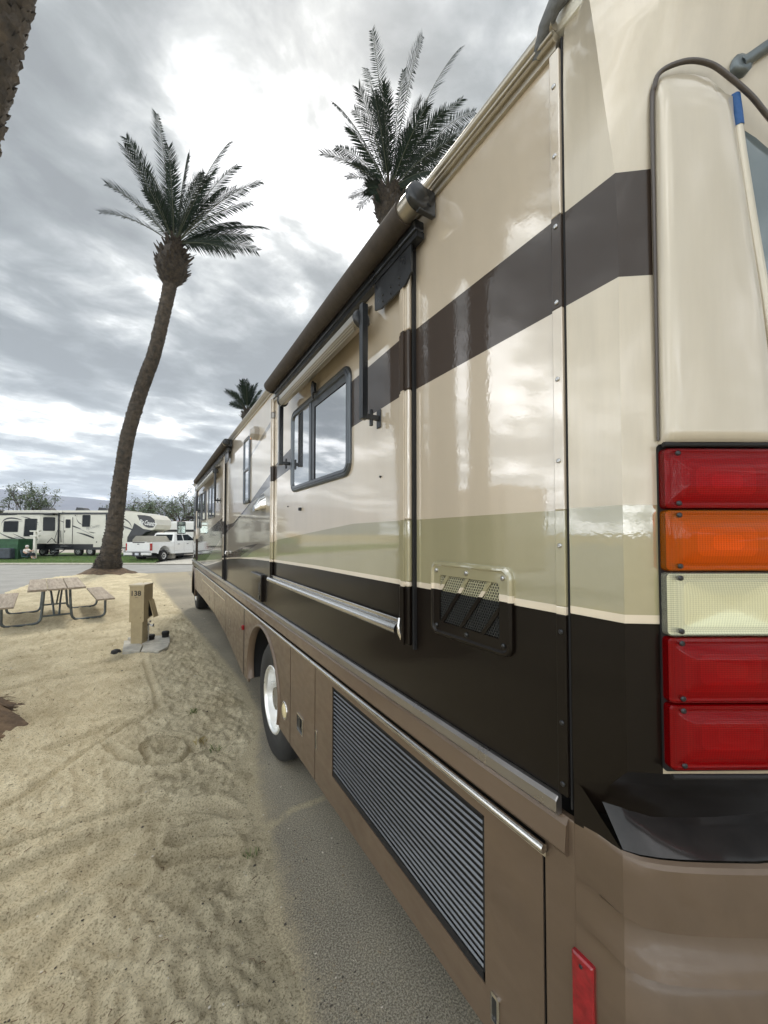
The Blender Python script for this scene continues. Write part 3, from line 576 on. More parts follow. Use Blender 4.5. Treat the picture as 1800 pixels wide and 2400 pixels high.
window(7.55,8.45,2.36,3.0,-.012,r=.05,fr=.04,split=8.0); window(9.0,9.75,2.36,3.0,-.012,r=.04,fr=.035); window(9.95,10.75,2.2,3.02,-.012,r=.04,fr=.035,split=10.35)
window(11.05,11.85,2.15,3.1,0,r=.05,fr=.04,split=11.5)
# window awnings
def awning(ya,yb,X=-.095,Z=3.105,za=2.60,fa=None,fb=None):
    q=MB(); q.lathe([(.036,0),(.036,yb-ya)],(X,ya,Z),'Y',20); q.add([(X-.038,ya+.03,Z-.012),(X-.038,yb-.02,Z-.012),(X-.03,yb-.02,Z+.032),(X-.03,ya+.03,Z+.032),(-.013,yb-.02,Z+.115),(-.013,ya+.03,Z+.115)],[(0,1,2,3),(3,2,4,5)])
    A_=part(q,'window_awning',AWNM)
    q=MB()
    for k in range(4): q.tube([(X-.034+.004*k,ya+.02,Z-.01-.012*k),(X-.034+.004*k,yb-.02,Z-.01-.012*k)],.004,6)
    part(q,'awning_case',AWNM,A_)
    for y in (ya-.04,yb+.02):
        q=MB(); q.bbox(X-.022,X+.012,y-.016,y+.016,za,Z+.055,.004); q.box(X-.016,X+.006,y+.0165,y+.020,za+.02,Z+.03); part(q,'arm',BLACKM,A_)
        q=MB(); q.bbox(X-.004,-.0125,y-.010,y+.010,za+.005,za+.03,.003); q.bbox(X+.03,X+.045,y-.008,y+.008,za-.025,za+.055,.003); q.bbox(-.018,-.0125,y-.02,y+.02,za-.03,za+.06,.003); part(q,'arm_foot',BLACKM,A_)
    for y,s in ((ya,-1),(yb,1)):
        q=MB(); q.lathe([(.0,-.012),(.036,-.011),(.046,-.004),(.046,.006)],(X,y-.008,Z),'Y',18); part(q,'end_cap',BLACKM,A_)
    return A_
awning(1.655,3.0); awning(6.9,10.0)
# porch light, chrome exhaust hood, furnace door, sprayer
q=MB(); q.rings([[(-.0,4.27+.085*math.cos(R(45*i+22)),3.15+.075*math.sin(R(45*i+22))) for i in range(8)],[(-.05,4.27+.08*math.cos(R(45*i+22)),3.15+.07*math.sin(R(45*i+22))) for i in range(8)],[(-.085,4.27+.04*math.cos(R(45*i+22)),3.145+.035*math.sin(R(45*i+22))) for i in range(8)]],0,False)
pl=part(q,'porch_light',mat('smoky_lens',(.34,.31,.27),.3,coat=.6,var=.2,vs=8)); q=MB(); q.box(-.06,-.0,4.33,4.375,3.10,3.20); part(q,'amber_side',AMBER,pl)
q=MB(); hood=[[(.0,3.98+dy*s,2.30+dz) for dy,dz in ((-.1,0),(-.09,.10),(0,.17),(.09,.10),(.1,0))] for s in (1,)]
q.rings([hood[0],[(-.05,3.98+dy*.85,2.29+dz*.85) for dy,dz in ((-.1,0),(-.09,.10),(0,.17),(.09,.10),(.1,0))],[(-.10,3.98+dy*.6,2.285+dz*.35) for dy,dz in ((-.1,0),(-.09,.10),(0,.17),(.09,.10),(.1,0))]],0,True,False); part(q,'range_hood_vent',CHROME)
FP=lambda d:rr(3.92+d,4.42-d,1.375+d,1.645-d,.03,5)
q=MB(); q.loftx([(FP(0),0),(FP(0),-.028),(FP(.008),-.034)]); fd=part(q,'furnace_door',DARK)
q=MB()
for i in range(7): q.box(-.038,-.033,3.955,4.03,1.46+i*.016,1.468+i*.016)
q.bbox(-.042,-.033,3.965,4.02,1.40,1.44,.003); part(q,'louvre',BLACKM,fd)
for y,z in ((2.78,2.24),(1.60,2.33),(3.1,2.28)):
    q=MB(); q.lathe([(.014 if y>2.5 and y<3 else .006,0),(.012 if y>2.5 and y<3 else .005,-.02 if y>2.5 and y<3 else -.008)],(-.012,y,z),'X',10); part(q,'knob',BLACKM)
q=MB(); q.tube([(-.005,6.15,1.80),(-.03,6.15,1.80),(-.035,6.15,1.76)],.01,6); part(q,'tap',CHROME)

# rear cap: horizontal sections in plan, lofted, painted by height
HALF=[(0,.627),(0,.56),(0,.49),(.063,.444),(.063+.06*.859,.444-.06*.512),(.063+.13*.859,.444-.13*.512),(.063+.22*.859,.444-.22*.512),(.36,.275),(.50,.235),(.75,.21),(1.275,.20)]
NB=[(-1,0),(-1,0),(-.85,-.5),(-.6,-.8),(-.512,-.859),(-.512,-.859),(-.5,-.866),(-.35,-.93),(-.2,-.98),(-.1,-1),(0,-1)]
LOWI=[(0,.624),(0,.62),(.03,.575),(.07,.53),(.11,.495),(.17,.462),(.25,.42),(.36,.37),(.50,.335),(.75,.31),(1.275,.30)]
CAPO=[(1.34,0),(3.02,0),(3.14,.010),(3.22,.028),(3.32,.052),(3.42,.068),(3.47,.060),(3.52,.015),(3.56,-.06),(3.60,-.20),(3.62,-.34)]
def capring(z):
    o=lerp(CAPO,z); s=lerp([(3.3,0),(3.44,.004),(3.52,.03),(3.58,.09),(3.62,.3)],z); cr=lerp([(2.9,0),(3.28,.045),(3.5,.075)],z)
    lw=lerp([(1.345,1),(1.42,.75),(1.50,.0)],z)
    r_=[]
    for i,(p,n_,l) in enumerate(zip(HALF,NB,LOWI)):
        x,y=p
        if i==2: y+=cr
        if i==1: y+=cr*.4
        if i>=2: x+=n_[0]*o*(.5 if i==2 else 1); y+=n_[1]*o*(.5 if i==2 else 1)
        x+=s if i<3 else s*.7
        x=x*(1-lw)+l[0]*lw; y=y*(1-lw)+l[1]*lw
        r_.append((x,y,z))
    full=r_+[(2.55-x,y,z) for x,y,z in r_[-2::-1]]
    return full
def capmat(z,i):
    left = i<3 or i>=len(HALF)*2-2-3
    if not left: return 0 if z>1.51 else 1
    return 1 if z<1.842 else 2 if z<1.862 else 3 if z<2.12 else 4 if 2.67<z<2.93 else 0
zl=[1.345,1.38,1.42,1.46,1.50,1.6,1.7,1.842,1.862,2.0,2.12,2.3,2.5,2.67,2.8,2.93,3.05,3.10,3.14,3.18,3.22,3.27,3.32,3.37,3.42,3.46,3.50,3.53,3.56,3.58,3.60,3.62]
RG=[capring(z) for z in zl]; n=len(RG[0]); q=MB(); q.v=[p for r_ in RG for p in r_]
for k in range(len(zl)-1):
    for i in range(n-1):
        q.f.append([k*n+i,k*n+i+1,(k+1)*n+i+1,(k+1)*n+i]); q.m.append(capmat((zl[k]+zl[k+1])/2,i)); q.s.append(True)
q.f.append([(len(zl)-1)*n+i for i in range(n)]); q.m.append(0); q.s.append(False)
CAP=part(q,'rear_cap',[CAPC,DARK,PIN,GREEN,STRIPE],None,32)
# frame of the slanted corner: u along it, v up, w outwards
CO=Vector((.063,.444,0)); CU=Vector((.859,-.512,0)); CN=Vector((-.512,-.859,0))
def cp(u,z,wd=0.0):
    if u<=.22: p=CO+CU*u
    else:                                   # follow the plan round the corner
        pts=[Vector((*HALF[6],0)),Vector((.36,.275,0)),Vector((.50,.235,0)),Vector((.75,.21,0)),Vector((1.275,.2,0))]; r_=u-.22; p=pts[-1]
        for a,b_ in zip(pts,pts[1:]):
            L_=(b_-a).length
            if r_<=L_: p=a+(b_-a)*r_/L_; break
            r_-=L_
    nn=CN.lerp(Vector((0,-1,0)),min(1,max(0,(u-.18)/.35))).normalized()
    p=p+nn*wd; return (p.x,p.y,z)
# tall pillar panel above the lamps
q=MB(); rows=[]; US=[0,.002,.006,.012,.020]+[.05,.10,.15,.18]
zz_=[2.262,2.27,2.29,2.4,2.6,2.8,2.95,3.04,3.08]
for z in zz_+[9]:
    wd=lerp([(2.27,.275),(2.6,.242),(2.82,.214),(3.05,.186)],min(z,3.05)); r_=[]
    for i,f_ in enumerate([0,.0,.012,.03,.06,.13,.25,.45,.65,.82,.93,.98,1.0]):
        u=.004+f_*wd; o=[.0,.012,.022,.029,.033,.035,.036,.036,.035,.032,.027,.018,.004][i]
        zt=lerp([(0,3.118),(.02,3.132),(.065,3.14),(.12,3.132),(.165,3.10),(.215,3.06),(.265,3.01)],u)
        z_=min(z,zt) if z<9 else zt
        if z==9: o-=.012
        if z==2.262: o=max(.0,o-.010)
        r_.append(cp(u,z_,o))
    rows.append(r_)
n=len(rows[0]); q.add([p for r_ in rows for p in r_],[(k*n+i,k*n+i+1,(k+1)*n+i+1,(k+1)*n+i) for k in range(len(rows)-1) for i in range(n-1)],0,True)
PIL=part(q,'corner_pillar',mat('champagne_pillar_paint',(.55,.49,.385),.4,.2,1,.08,.05,2,peel=.1,coatior=1.6,stretch=(4,4,.4)))
arch=[(.0,2.27,.006),(.0,2.7,.008),(-.001,3.06,.010),(.001,3.115,.016),(.012,3.142,.026),(.065,3.156,.034),(.12,3.149,.034),(.165,3.119,.033),(.215,3.078,.030),(.265,3.028,.026),(.34,2.965,.02),(.5,2.865,.012),(.8,2.80,.01)]
q=MB(); ar2=[]
for i in range(len(arch)-1):
    p0,p1,p2,p3=[Vector(arch[min(max(k,0),len(arch)-1)]) for k in (i-1,i,i+1,i+2)]
    for k in range(5):
        f=k/5; ar2.append(.5*((2*p1)+(p2-p0)*f+(2*p0-5*p1+4*p2-p3)*f*f+(3*p1-p0-3*p2+p3)*f**3))
q.tube([cp(*p) for p in ar2],[.003+.0025*min(1,i/12) for i in range(len(ar2))],8); part(q,'arch_moulding',mat('umber_moulding',(.07,.057,.05),.45,.1,.3),PIL)
q=MB(); q.tube([cp(u,z,.016) for u,z in ((.192,3.06),(.203,2.95),(.222,2.80),(.25,2.6),(.283,2.35),(.295,2.262))],.011,10); part(q,'window_strip',mat('pale_gold_trim',(.55,.50,.40),.3,.3,.6),PIL)
q=MB(); q.tube([cp(u,z,.017) for u,z in ((.189,3.09),(.194,3.045),(.1965,3.015))],.0118,8); part(q,'tape',TAPE,PIL)
q=MB(); n_=14; rows=[]
for z,f_ in ((2.30,0),(2.55,0),(2.75,0),(2.95,0),(3.2,1)):
    r_=[]
    u0=lerp([(2.3,.30),(2.6,.262),(2.82,.232),(3.06,.205)],z)
    for i in range(n_):
        u=u0+(1.2-u0)*(i/(n_-1))**1.6; zt=lerp([(.2,3.05),(.265,3.012),(.34,2.945),(.5,2.85),(.8,2.79)],u)-.012; r_.append(cp(u,min(z,zt),.003+.002*i/n_))
    rows.append(r_)
q.add([p for r_ in rows for p in r_],[(k*n_+i,k*n_+i+1,(k+1)*n_+i+1,(k+1)*n_+i) for k in range(len(rows)-1) for i in range(n_-1)],0,True)
part(q,'rear_window',mat('rear_glass',(.20,.24,.25),.06,.35,1,.02,ior=1.9))
# tail lamps
LZ=[2.25,2.108,1.965,1.818,1.668,1.52]
for k,(lm,nm) in enumerate(((LRED,'red'),(LAMB,'amber'),(LCLR,'clear'),(LRED,'red'),(LRED,'red'))):
    z1,z0=LZ[k]-.0016,LZ[k+1]+.0016; u0,u1=.0015,.288
    def rrp(d,wd): return [cp(u,z,wd) for u,z in rr(u0+d,u1-d,z0+d,z1-d,.010)]
    q=MB(); q.rings([rrp(0,.002),rrp(0,.022),rrp(.002,.0262),rrp(.008,.027)],0,False,False,False)
    cu=[]
    # gently bulging face, inset rim
    q.rings([rrp(.008,.027),rrp(.010,.0255),rrp(.015,.0258),rrp(.018,.0285),rrp(.05,.032)],0,True,False,True)
    T=part(q,'tail_lamp',lm,None); tag(T,('upper red brake lamp','amber turn lamp','clear reversing lamp','red lamp below the clear one','lowest red lamp')[k])
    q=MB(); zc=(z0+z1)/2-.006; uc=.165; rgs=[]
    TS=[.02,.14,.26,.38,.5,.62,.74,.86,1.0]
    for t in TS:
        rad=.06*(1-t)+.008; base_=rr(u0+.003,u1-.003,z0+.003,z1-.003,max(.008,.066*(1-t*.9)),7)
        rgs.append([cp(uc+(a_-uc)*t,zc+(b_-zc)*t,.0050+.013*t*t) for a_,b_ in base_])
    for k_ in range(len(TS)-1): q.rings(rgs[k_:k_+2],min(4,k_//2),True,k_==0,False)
    part(q,'reflector',SHADED_BOWLS if nm!='clear' else [BOWL,BOWL,BOWL,SHADED_BOWLS[1],SHADED_BOWLS[2]],T)
    for z in (z0+.012,z1-.012):
        q=MB(); bc=Vector(cp(.030,z,.025)); q.rings([[bc+CU*(r_*math.cos(R(36*i)))+Vector((0,0,r_*math.sin(R(36*i))))+CN*h for i in range(10)] for r_,h in ((.0062,-.006),(.0062,.003),(.003,.0045))],0,True,False); part(q,'screw',BLACKM,T)
q=MB(); q.rings([[cp(u,z,-.02) for u,z in rr(-.001,.295,1.508,2.262,.01)],[cp(u,z,.004) for u,z in rr(-.001,.295,1.508,2.262,.01)]],0,False,False,True); 
q.tube([cp(u,1.512,.03) for u in (.0,.05,.12,.2,.28)],.006,6); q.tube([cp(u,2.257,.022) for u in (.0,.05,.12,.2,.28)],.006,6); part(q,'lamp_housing',SEAL)
# bumper shelf and wrap-round lower body
BO=[(0,.624),(0,.56),(.004,.505),(.022,.478),(.05,.452),(.085,.425),(.14,.388),(.225,.335),(.33,.285),(.48,.235),(.75,.19),(1.275,.17)]
SI=[(0,.62,1.405),(.006,.60,1.40),(.03,.575,1.39),(.055,.545,1.378),(.08,.52,1.368),(.11,.495,1.358),(.17,.46,1.352),(.25,.42,1.35),(.36,.37,1.348),(.50,.335,1.348),(.75,.31,1.348),(1.275,.30,1.348)]
q=MB(); n=len(BO)
fo=[(x,y,1.312) for x,y in BO]; fi=SI
q.add(fo+fi,[(i,i+1,n+i+1,n+i) for i in range(2,n-1)]+[(0,1,n)][:0],0,True)
q.add([(2.55-p[0],p[1],p[2]) for p in fo+fi],[(i,i+1,n+i+1,n+i) for i in range(2,n-1)],0,True)
q.add([(-.001,.624,1.30),(-.001,.505,1.312),(-.001,.60,1.402),(-.001,.624,1.41)],[(0,1,2,3)],1)
SH=part(q,'bumper_shelf',[mat('dusty_espresso_paint',(.014,.011,.010),.4,0,1,.10,.4,8,spec=.3),DARK])
def bring(z):
    o=lerp([(.40,-.02),(.55,.012),(.70,.024),(.80,-.004),(.92,.024),(1.0,.004),(1.04,-.016),(1.054,-.014),(1.062,.028),(1.10,.012),(1.135,-.008),(1.163,-.012),(1.175,.032),(1.30,.022),(1.312,.014),(1.3135,.004)],z)
    r_=[]
    for i,(x,y) in enumerate(BO):
        f_=[0,.15,.6,.9,1,1,1,1,1,1,1,1][i]; nx,ny=[(-1,0),(-1,0),(-.9,-.4),(-.75,-.66),(-.6,-.8),(-.55,-.83),(-.5,-.86),(-.45,-.9),(-.35,-.93),(-.2,-.98),(-.1,-1),(0,-1)][i]
        r_.append((x+nx*o*f_,y+ny*o*f_,z))
    return r_+[(2.55-x,y,z) for x,y,z in r_[-2::-1]]
zb=[.40,.47,.55,.63,.70,.76,.80,.86,.92,.95,1.0,1.02,1.04,1.054,1.062,1.08,1.10,1.135,1.163,1.175,1.22,1.27,1.30,1.309,1.313]
rows=[bring(z) for z in zb]; n=len(rows[0]); q=MB(); q.v=[p for r_ in rows for p in r_]
for k in range(len(zb)-1):
    for i in range(n-1): q.f.append([k*n+i,k*n+i+1,(k+1)*n+i+1,(k+1)*n+i]); q.m.append(0); q.s.append(True)
BU=part(q,'rear_bumper',BROWN,None,26)
q=MB(); q.box(.0,.02,.7135,.722,.44,1.3); q.box(.0,.02,.60,.72,.5,1.29); q.v=[(v[0]+.004,v[1],v[2]) for v in q.v]; part(q,'door_gap',SEAL,BU)
q=MB(); q.bbox(-.001,.02,.624,.714,.45,1.302,.003); part(q,'corner_panel',BROWN,BU)
q=MB(); q.loftx([(rr(.572,.630,.42,.985,.004),0),(rr(.572,.630,.42,.985,.004),-.010),(rr(.576,.626,.424,.981,.004),-.014)]); rf=part(q,'reflector',REDP,BU)
q=MB(); q.lathe([(.005,0),(.004,-.003)],(-.014,.603,.965),'X',8); part(q,'screw',BLACKM,rf)
# ladder on the rear wall
q=MB()
for x in (.62,1.02): q.tube([(x,.06,1.5),(x,.06,3.35),(x,.10,3.55),(x,.25,3.66),(x,.55,3.66)],.0125,10)
for z in (1.65,1.95,2.25,2.55,2.85,3.15,3.42): q.tube([(.62,.06,z),(1.02,.06,z)],.0125,8)
LD=part(q,'ladder',PIPE)
a=Vector(cp(.205,3.165,.020)); b_=Vector((.62,.06,3.40)); q=MB(); q.tube([a,a.lerp(b_,.5)+Vector((-.02,-.03,.02)),b_],.0125,12); q.rings([[a+CU*(r_*math.cos(R(30*i)))+Vector((0,0,r_*1.0*math.sin(R(30*i))))+CN*h for i in range(12)] for r_,h in ((.024,-.012),(.024,.004),(.015,.008))],0,True,True)
part(q,'standoff',PIPE,LD)
# front end, mirror
q=MB(); q.rings([[(0,11.88,z),(0,12.05,z),(.06,12.22+s,z),(.25,12.38+s,z),(.7,12.48+s,z),(1.275,12.5+s,z),(1.85,12.48+s,z),(2.3,12.38+s,z),(2.49,12.22+s,z),(2.55,12.05,z),(2.55,11.88,z)] for z,s in ((1.3,0),(1.9,0),(2.0,0),(3.1,-.08),(3.3,-.12),(3.47,-.22))],0,True,False,False,False)
FC=part(q,'front_cap',CREAM)
q=MB(); q.rings([[(-.004,12.02,z),(.05,12.21+s,z),(.25,12.39+s,z),(.7,12.495+s,z),(1.275,12.515+s,z),(1.85,12.495+s,z),(2.3,12.39+s,z),(2.555,12.05,z)] for z,s in ((1.95,0),(3.12,-.075))],0,True,False,False,False); part(q,'windscreen',GLASS,FC)
q=MB(); q.box(.02,2.5,12.1,12.35,.5,1.3); part(q,'front_bumper',BROWN,FC)
q=MB(); q.bbox(-.20,-.0,12.14,12.26,2.50,2.58,.02); q.tube([(-.16,12.2,2.53),(-.29,12.2,2.48),(-.30,12.2,2.42)],.018,8); q.bbox(-.41,-.19,12.20,12.28,2.07,2.42,.03); MI=part(q,'wing_mirror',BLACKM)
q=MB(); q.bbox(-.395,-.205,12.192,12.199,2.09,2.30,.003); q.bbox(-.395,-.205,12.192,12.199,2.325,2.40,.003); part(q,'mirror_glass',mat('mirror_glass',(.40,.47,.44),.05,1),MI)
# ------------------------------------------------------------------ palms
TRUNK=mat('palm_bark',(.105,.085,.065),.95,c2=(.045,.04,.035),vs=5,bump=1,bs=14); BOOT=mat('palm_boots',(.075,.06,.045),.95,c2=(.03,.027,.025),vs=7,bump=1,bs=20)
FROND=[mat('palm_leaf',(.018,.028,.019),.7,spec=.06),mat('palm_leaf_grey',(.026,.035,.027),.7,spec=.06),mat('palm_midrib',(.05,.06,.03),.7)]
SOIL=mat('root_soil',(.17,.115,.07),.95,c2=(.065,.043,.028),vs=6,bump=1,bs=25)
def palm(label,path,rad,crown,tips,group=None,nring=.11,fl=4.2,seed=1,extra=14,mound=False,leaf=1.0):
    rnd=random.Random(seed); base=Vector(path[0]); top=Vector(path[-1])
    P=thing('palm_tree',label,'palm tree',base,0,group)
    # resample the axis with a smooth curve
    pts=[Vector(p) for p in path]; axis=[]; rr_=[]
    L=sum((b-a).length for a,b in zip(pts,pts[1:])); m=max(40,int(L/nring))
    for i in range(m+1):
        s=i/m*(len(pts)-1); k=min(int(s),len(pts)-2); f=s-k
        p0,p1,p2,p3=pts[max(k-1,0)],pts[k],pts[k+1],pts[min(k+2,len(pts)-1)]
        axis.append(.5*((2*p1)+(p2-p0)*f+(2*p0-5*p1+4*p2-p3)*f*f+(3*p1-p0-3*p2+p3)*f**3)); rr_.append(rad[k]*(1-f)+rad[k+1]*f)
    q=MB(); N_=40; rings=[]
    for i,(p,r) in enumerate(zip(axis,rr_)):
        t=(axis[min(i+1,m)]-axis[max(i-1,0)]).normalized(); u=t.orthogonal().normalized() if i==0 else (u-t*u.dot(t)).normalized(); v=t.cross(u); ring=[]
        for k in range(N_):
            a=2*math.pi*(k+.5*(i%2))/N_
            sp=((k*.35+i*(1 if (i//2)%2 else .92))*.5)%1; d=1+.10*(1-sp)-.08+.09*((i%2))+.16*noise.noise(Vector((k*.55+seed*9,i*.6,seed)))+.07*noise.noise(Vector((k*1.7,i*1.9,seed)))
            ring.append(p+(u*math.cos(a)+v*math.sin(a))*r*d)
        rings.append(ring)
    q.rings(rings,0,True)
    ns=15
    for i in range(1,m,1):
        t=(axis[i]-axis[i-1]).normalized(); u=t.orthogonal().normalized(); v=t.cross(u); r=rr_[i]
        for k in range(ns):
            a=2*math.pi*(k+.5*(i%2)+rnd.uniform(-.2,.2))/ns; d=u*math.cos(a)+v*math.sin(a); sd=t.cross(d)*r*math.pi/ns*rnd.uniform(.75,1.05); p=axis[i]+d*r*.96; o_=r*rnd.uniform(.07,.20); ht=nring*rnd.uniform(.8,1.3)
            q.add([p-sd-t*ht*.5,p+sd-t*ht*.5,p+sd*.75+t*ht*.5+d*o_,p-sd*.75+t*ht*.5+d*o_,p+t*ht*.55],[(0,1,2,3),(3,2,4),(0,3,4),(1,4,2)])
    q.build('trunk',TRUNK,P,base)
    # boots: stubs of cut fronds over the swollen head
    q=MB(); c0,r0,h0=crown   # centre, radius, half height of the head
    c0=Vector(c0); axd=(axis[-1]-axis[-6]).normalized(); hr=[]
    for i in range(19):
        f=-1+2*i/18; r=r0*(.60+.40*(1-abs(f)**1.5)) if h0>2 else r0*max(.30,(1-abs(f)**2.2)**.5 if f<.0 else (1-.75*f**1.5)); r=max(r,rad[-1]*.9 if f<0 else r0*.42)
        hr.append([c0+axd*(f*h0)+(axd.orthogonal().normalized()*math.cos(2*math.pi*k/22)+axd.cross(axd.orthogonal().normalized())*math.sin(2*math.pi*k/22))*r*(1+.10*noise.noise(Vector((k*1.1,i*1.3,seed*3)))) for k in range(22)])
    q.rings(hr,0,True)
    for i in range(230 if h0<2 else 520):
        f=rnd.uniform(-1,.95); a=rnd.uniform(0,6.283); r=r0*(.60+.40*(1-abs(f)**1.5)) if h0>2 else r0*((1-abs(f)**2.2)**.5 if f<0 else (1-.75*f**1.5)); r=max(r,r0*.42)
        u=axd.orthogonal().normalized(); d=u*math.cos(a)+axd.cross(u)*math.sin(a); p=c0+axd*(f*h0)+d*r*.9; s=axd.cross(d)*.05*r0/.4
        ln=rnd.uniform(.10,.24)*(r0/.4 if h0<2 else .55)*(2.0 if rnd.random()<.04 else 1); tip=p+d*ln*.75+axd*ln*rnd.uniform(.5,1.0)
        q.add([p-s,p+s,tip+s*.6,tip-s*.6,p-axd*.06-s,p-axd*.06+s],[(0,1,2,3),(4,5,2,3),(0,4,3),(1,5,2)])
    q.build('boot_head',BOOT,P,base)
    # fronds
    top=c0+axd*h0*.85; q=MB(); T=[Vector(t) for t in tips]
    for k in range(extra):
        a=rnd.uniform(0,6.283); el=rnd.uniform((.35 if tips else -.15) if h0<2 else .2,1.25); ln=fl*rnd.uniform(.75,1.05)
        T.append(top+Vector((math.cos(a)*math.cos(el),math.sin(a)*math.cos(el),math.sin(el)))*ln)
    for kk,ti in enumerate(T):
        d=ti-top; ln=d.length; c=top+d*.55+Vector((0,0,ln*.17)); n=34; f_big=kk<len(tips)
        pts=[]
        for i in range(n+1):
            f=i/n; pts.append(top*(1-f)**2+c*2*f*(1-f)+ti*f*f)
        q.tube(pts[::3],[.024*(1-j/(len(pts[::3])))+.005 for j in range(len(pts[::3]))],4,2,False)
        ref=E2+Vector((rnd.uniform(-.6,.6),rnd.uniform(-.6,.6),rnd.uniform(-.5,.5))) if kk<len(tips) else Vector((0,0,1)); side0=d.cross(ref); side0=side0.normalized() if side0.length>.01 else Vector((1,0,0))
        tw=rnd.uniform(-.8,.8); mi=rnd.choice((0,0,1))
        for i in range(5,n+1):
            for hh in (0,.5):
                f=min(1,(i+hh)/n); p=top*(1-f)**2+c*2*f*(1-f)+ti*f*f; tg=((c-top)*(1-f)+(ti-c)*f).normalized()
                upv=side0.cross(tg).normalized()
                for sg in (-1,1):
                    sd_=(side0*sg*math.cos(tw)+upv*(math.sin(tw)*sg+.30)).normalized()
                    l=leaf*(.72 if f<.7 else .72*(1-(f-.7)*1.6))*(.45+.55*min(1,(f-.1)*4))*rnd.uniform(.85,1.1)
                    dv=(sd_*rnd.uniform(.75,1.05)+tg*(.85+.5*f*f)+upv*rnd.uniform(-.12,.12)+Vector((0,0,-.10))).normalized(); tip=p+dv*l+Vector((0,0,-.06*l)); wv=tg*(.033 if f_big else .024)*leaf*rnd.uniform(.7,1.2); mid=p+dv*l*.45+upv*.015
                    q.add([p-wv*.6,p+wv*.6,mid+wv,tip,mid-wv],[(0,1,2,4),(4,2,3)],mi)
    q.build('crown',FROND,P,base)
    if mound:
        q=MB(); rg=[]
        for r,h in ((mound[0]*1.15,-.06),(mound[0],.03),(mound[0]*.82,mound[1]*.28),(mound[0]*.66,mound[1]*.55),(mound[0]*.48,mound[1]*.82),(mound[0]*.3,mound[1])):
            rg.append([base+Vector((math.cos(2*math.pi*k/30)*r*(1+.2*noise.noise(Vector((k*.5,h*3,seed)))),math.sin(2*math.pi*k/30)*r*(1+.2*noise.noise(Vector((k*.5,h*3,seed+5)))),h+.05*noise.noise(Vector((k,h*9,2))))) for k in range(30)])
        q.rings(rg,0,True,False,True)
        for k in range(mound[2]):
            a=rnd.uniform(0,6.283); r=mound[0]*rnd.uniform(.4,.95); h=mound[1]*max(.02,(1-r/mound[0]))*1.1; p=base+Vector((math.cos(a)*r,math.sin(a)*r,h)); pp=[]
            d=Vector((math.cos(a+rnd.uniform(-.9,.9)),math.sin(a+rnd.uniform(-.9,.9)),0))
            for j in range(5): pp.append(p+d*(.06*j)+Vector((rnd.uniform(-.015,.015),rnd.uniform(-.015,.015),-.035*j+rnd.uniform(0,.03))))
            q.tube(pp,[.006,.005,.004,.003,.001],4)
        q.build('root_mound',SOIL,P,base)
    return P
def at(x,y,b): 
    d=rt*((x-900)/FPX)+up*((1227-y)/FPX)+fw; t=b/d.dot(E2); return CAM+d*t
def tipset(l,b,seed,spread): 
    r=random.Random(seed); return [at(x,y,b+r.uniform(-spread,spread)) for x,y in l]
B1=19.2
palm('tall palm leaning right beside the picnic table, its whole trunk in view',[Vector((*at(249,1346,B1).xy,.1)),at(255,1318,B1),at(259,1300,B1),at(272,1209,B1),at(284,1116,B1),at(300,1020,B1),at(326,930,B1),at(345,875,B1),at(364,820,B1),at(394,690,B1),at(404,625,B1)],
     [.62,.52,.42,.325,.305,.30,.295,.295,.29,.285,.31],(at(404,618,B1),.70,1.12),
     tipset([(297,325),(368,268),(440,362),(535,335),(555,388),(608,425),(585,475),(620,532),(600,587),(545,592),(326,484),(338,447),(470,405),(520,440),(585,555),(505,395),(395,380),(450,470),(560,520),(350,400)],B1,3,1.6),seed=3,extra=14,mound=(1.15,.40,70))
palm('tall palm behind the motorhome roof, only its crown and head showing',[Vector((*at(900,1300,19).xy,-.1)),at(903,900,19),at(908,640,19),at(910,500,19)],[.5,.42,.4,.36],(at(912,485,19),.68,.95),
     tipset([(872,72),(990,85),(1078,112),(858,160),(782,240),(788,345),(818,300),(1082,232),(1112,262),(1105,300),(1055,372),(1010,400),(862,440),(880,455),(985,440),(945,165),(1000,250),(1060,330),(905,200),(960,300),(830,380),(1040,260)],19,5,1.8),seed=8,extra=16)
palm('small distant palm crown showing above the middle of the motorhome roof',[Vector((*at(578,1300,55).xy,-.1)),at(579,1100,55),at(580,975,55)],[.5,.42,.38],(at(580,975,55),.8,1.0),
     tipset([(545,920),(566,893),(590,905),(610,915),(620,935),(600,900),(550,950),(625,960),(540,945),(580,900)],55,4,1.2),seed=11,extra=14,leaf=1.3)
palm('nearest palm, only its thick dark trunk showing at the upper left corner',[W(a,b_,z) for a,b_,z in ((-4.62,3.66,.05),(-4.72,3.75,2),(-4.66,3.83,4),(-4.45,3.83,5.9),(-4.18,3.83,7.6),(-3.93,3.83,9.4),(-3.5,3.83,12.8),(-2.9,3.83,17))],[.36,.27,.25,.29,.34,.36,.36,.36],(W(-3.68,3.83,11.4),.43,5.6),
     [],seed=21,extra=26,fl=3.6,mound=(.98,.55,700))
palm('palm standing off to the left, mirrored in the cream side wall',[Vector((-7.04,8.04,0)),Vector((-7.04,8.04,4)),Vector((-7.04,8.04,8)),Vector((-7.04,8.04,10))],[.45,.27,.26,.26],(Vector((-7.04,8.04,10.4)),.66,.95),[],seed=31,extra=26,fl=2.7)
palm('second palm off to the left, mirrored nearer the slide-out seam',[Vector((-4.86,7.01,0)),Vector((-4.86,7.01,3)),Vector((-4.8,7.01,6)),Vector((-4.8,7.01,8))],[.5,.33,.31,.31],(Vector((-4.8,7.01,8.6)),.62,.95),[],seed=37,extra=24,fl=1.9)

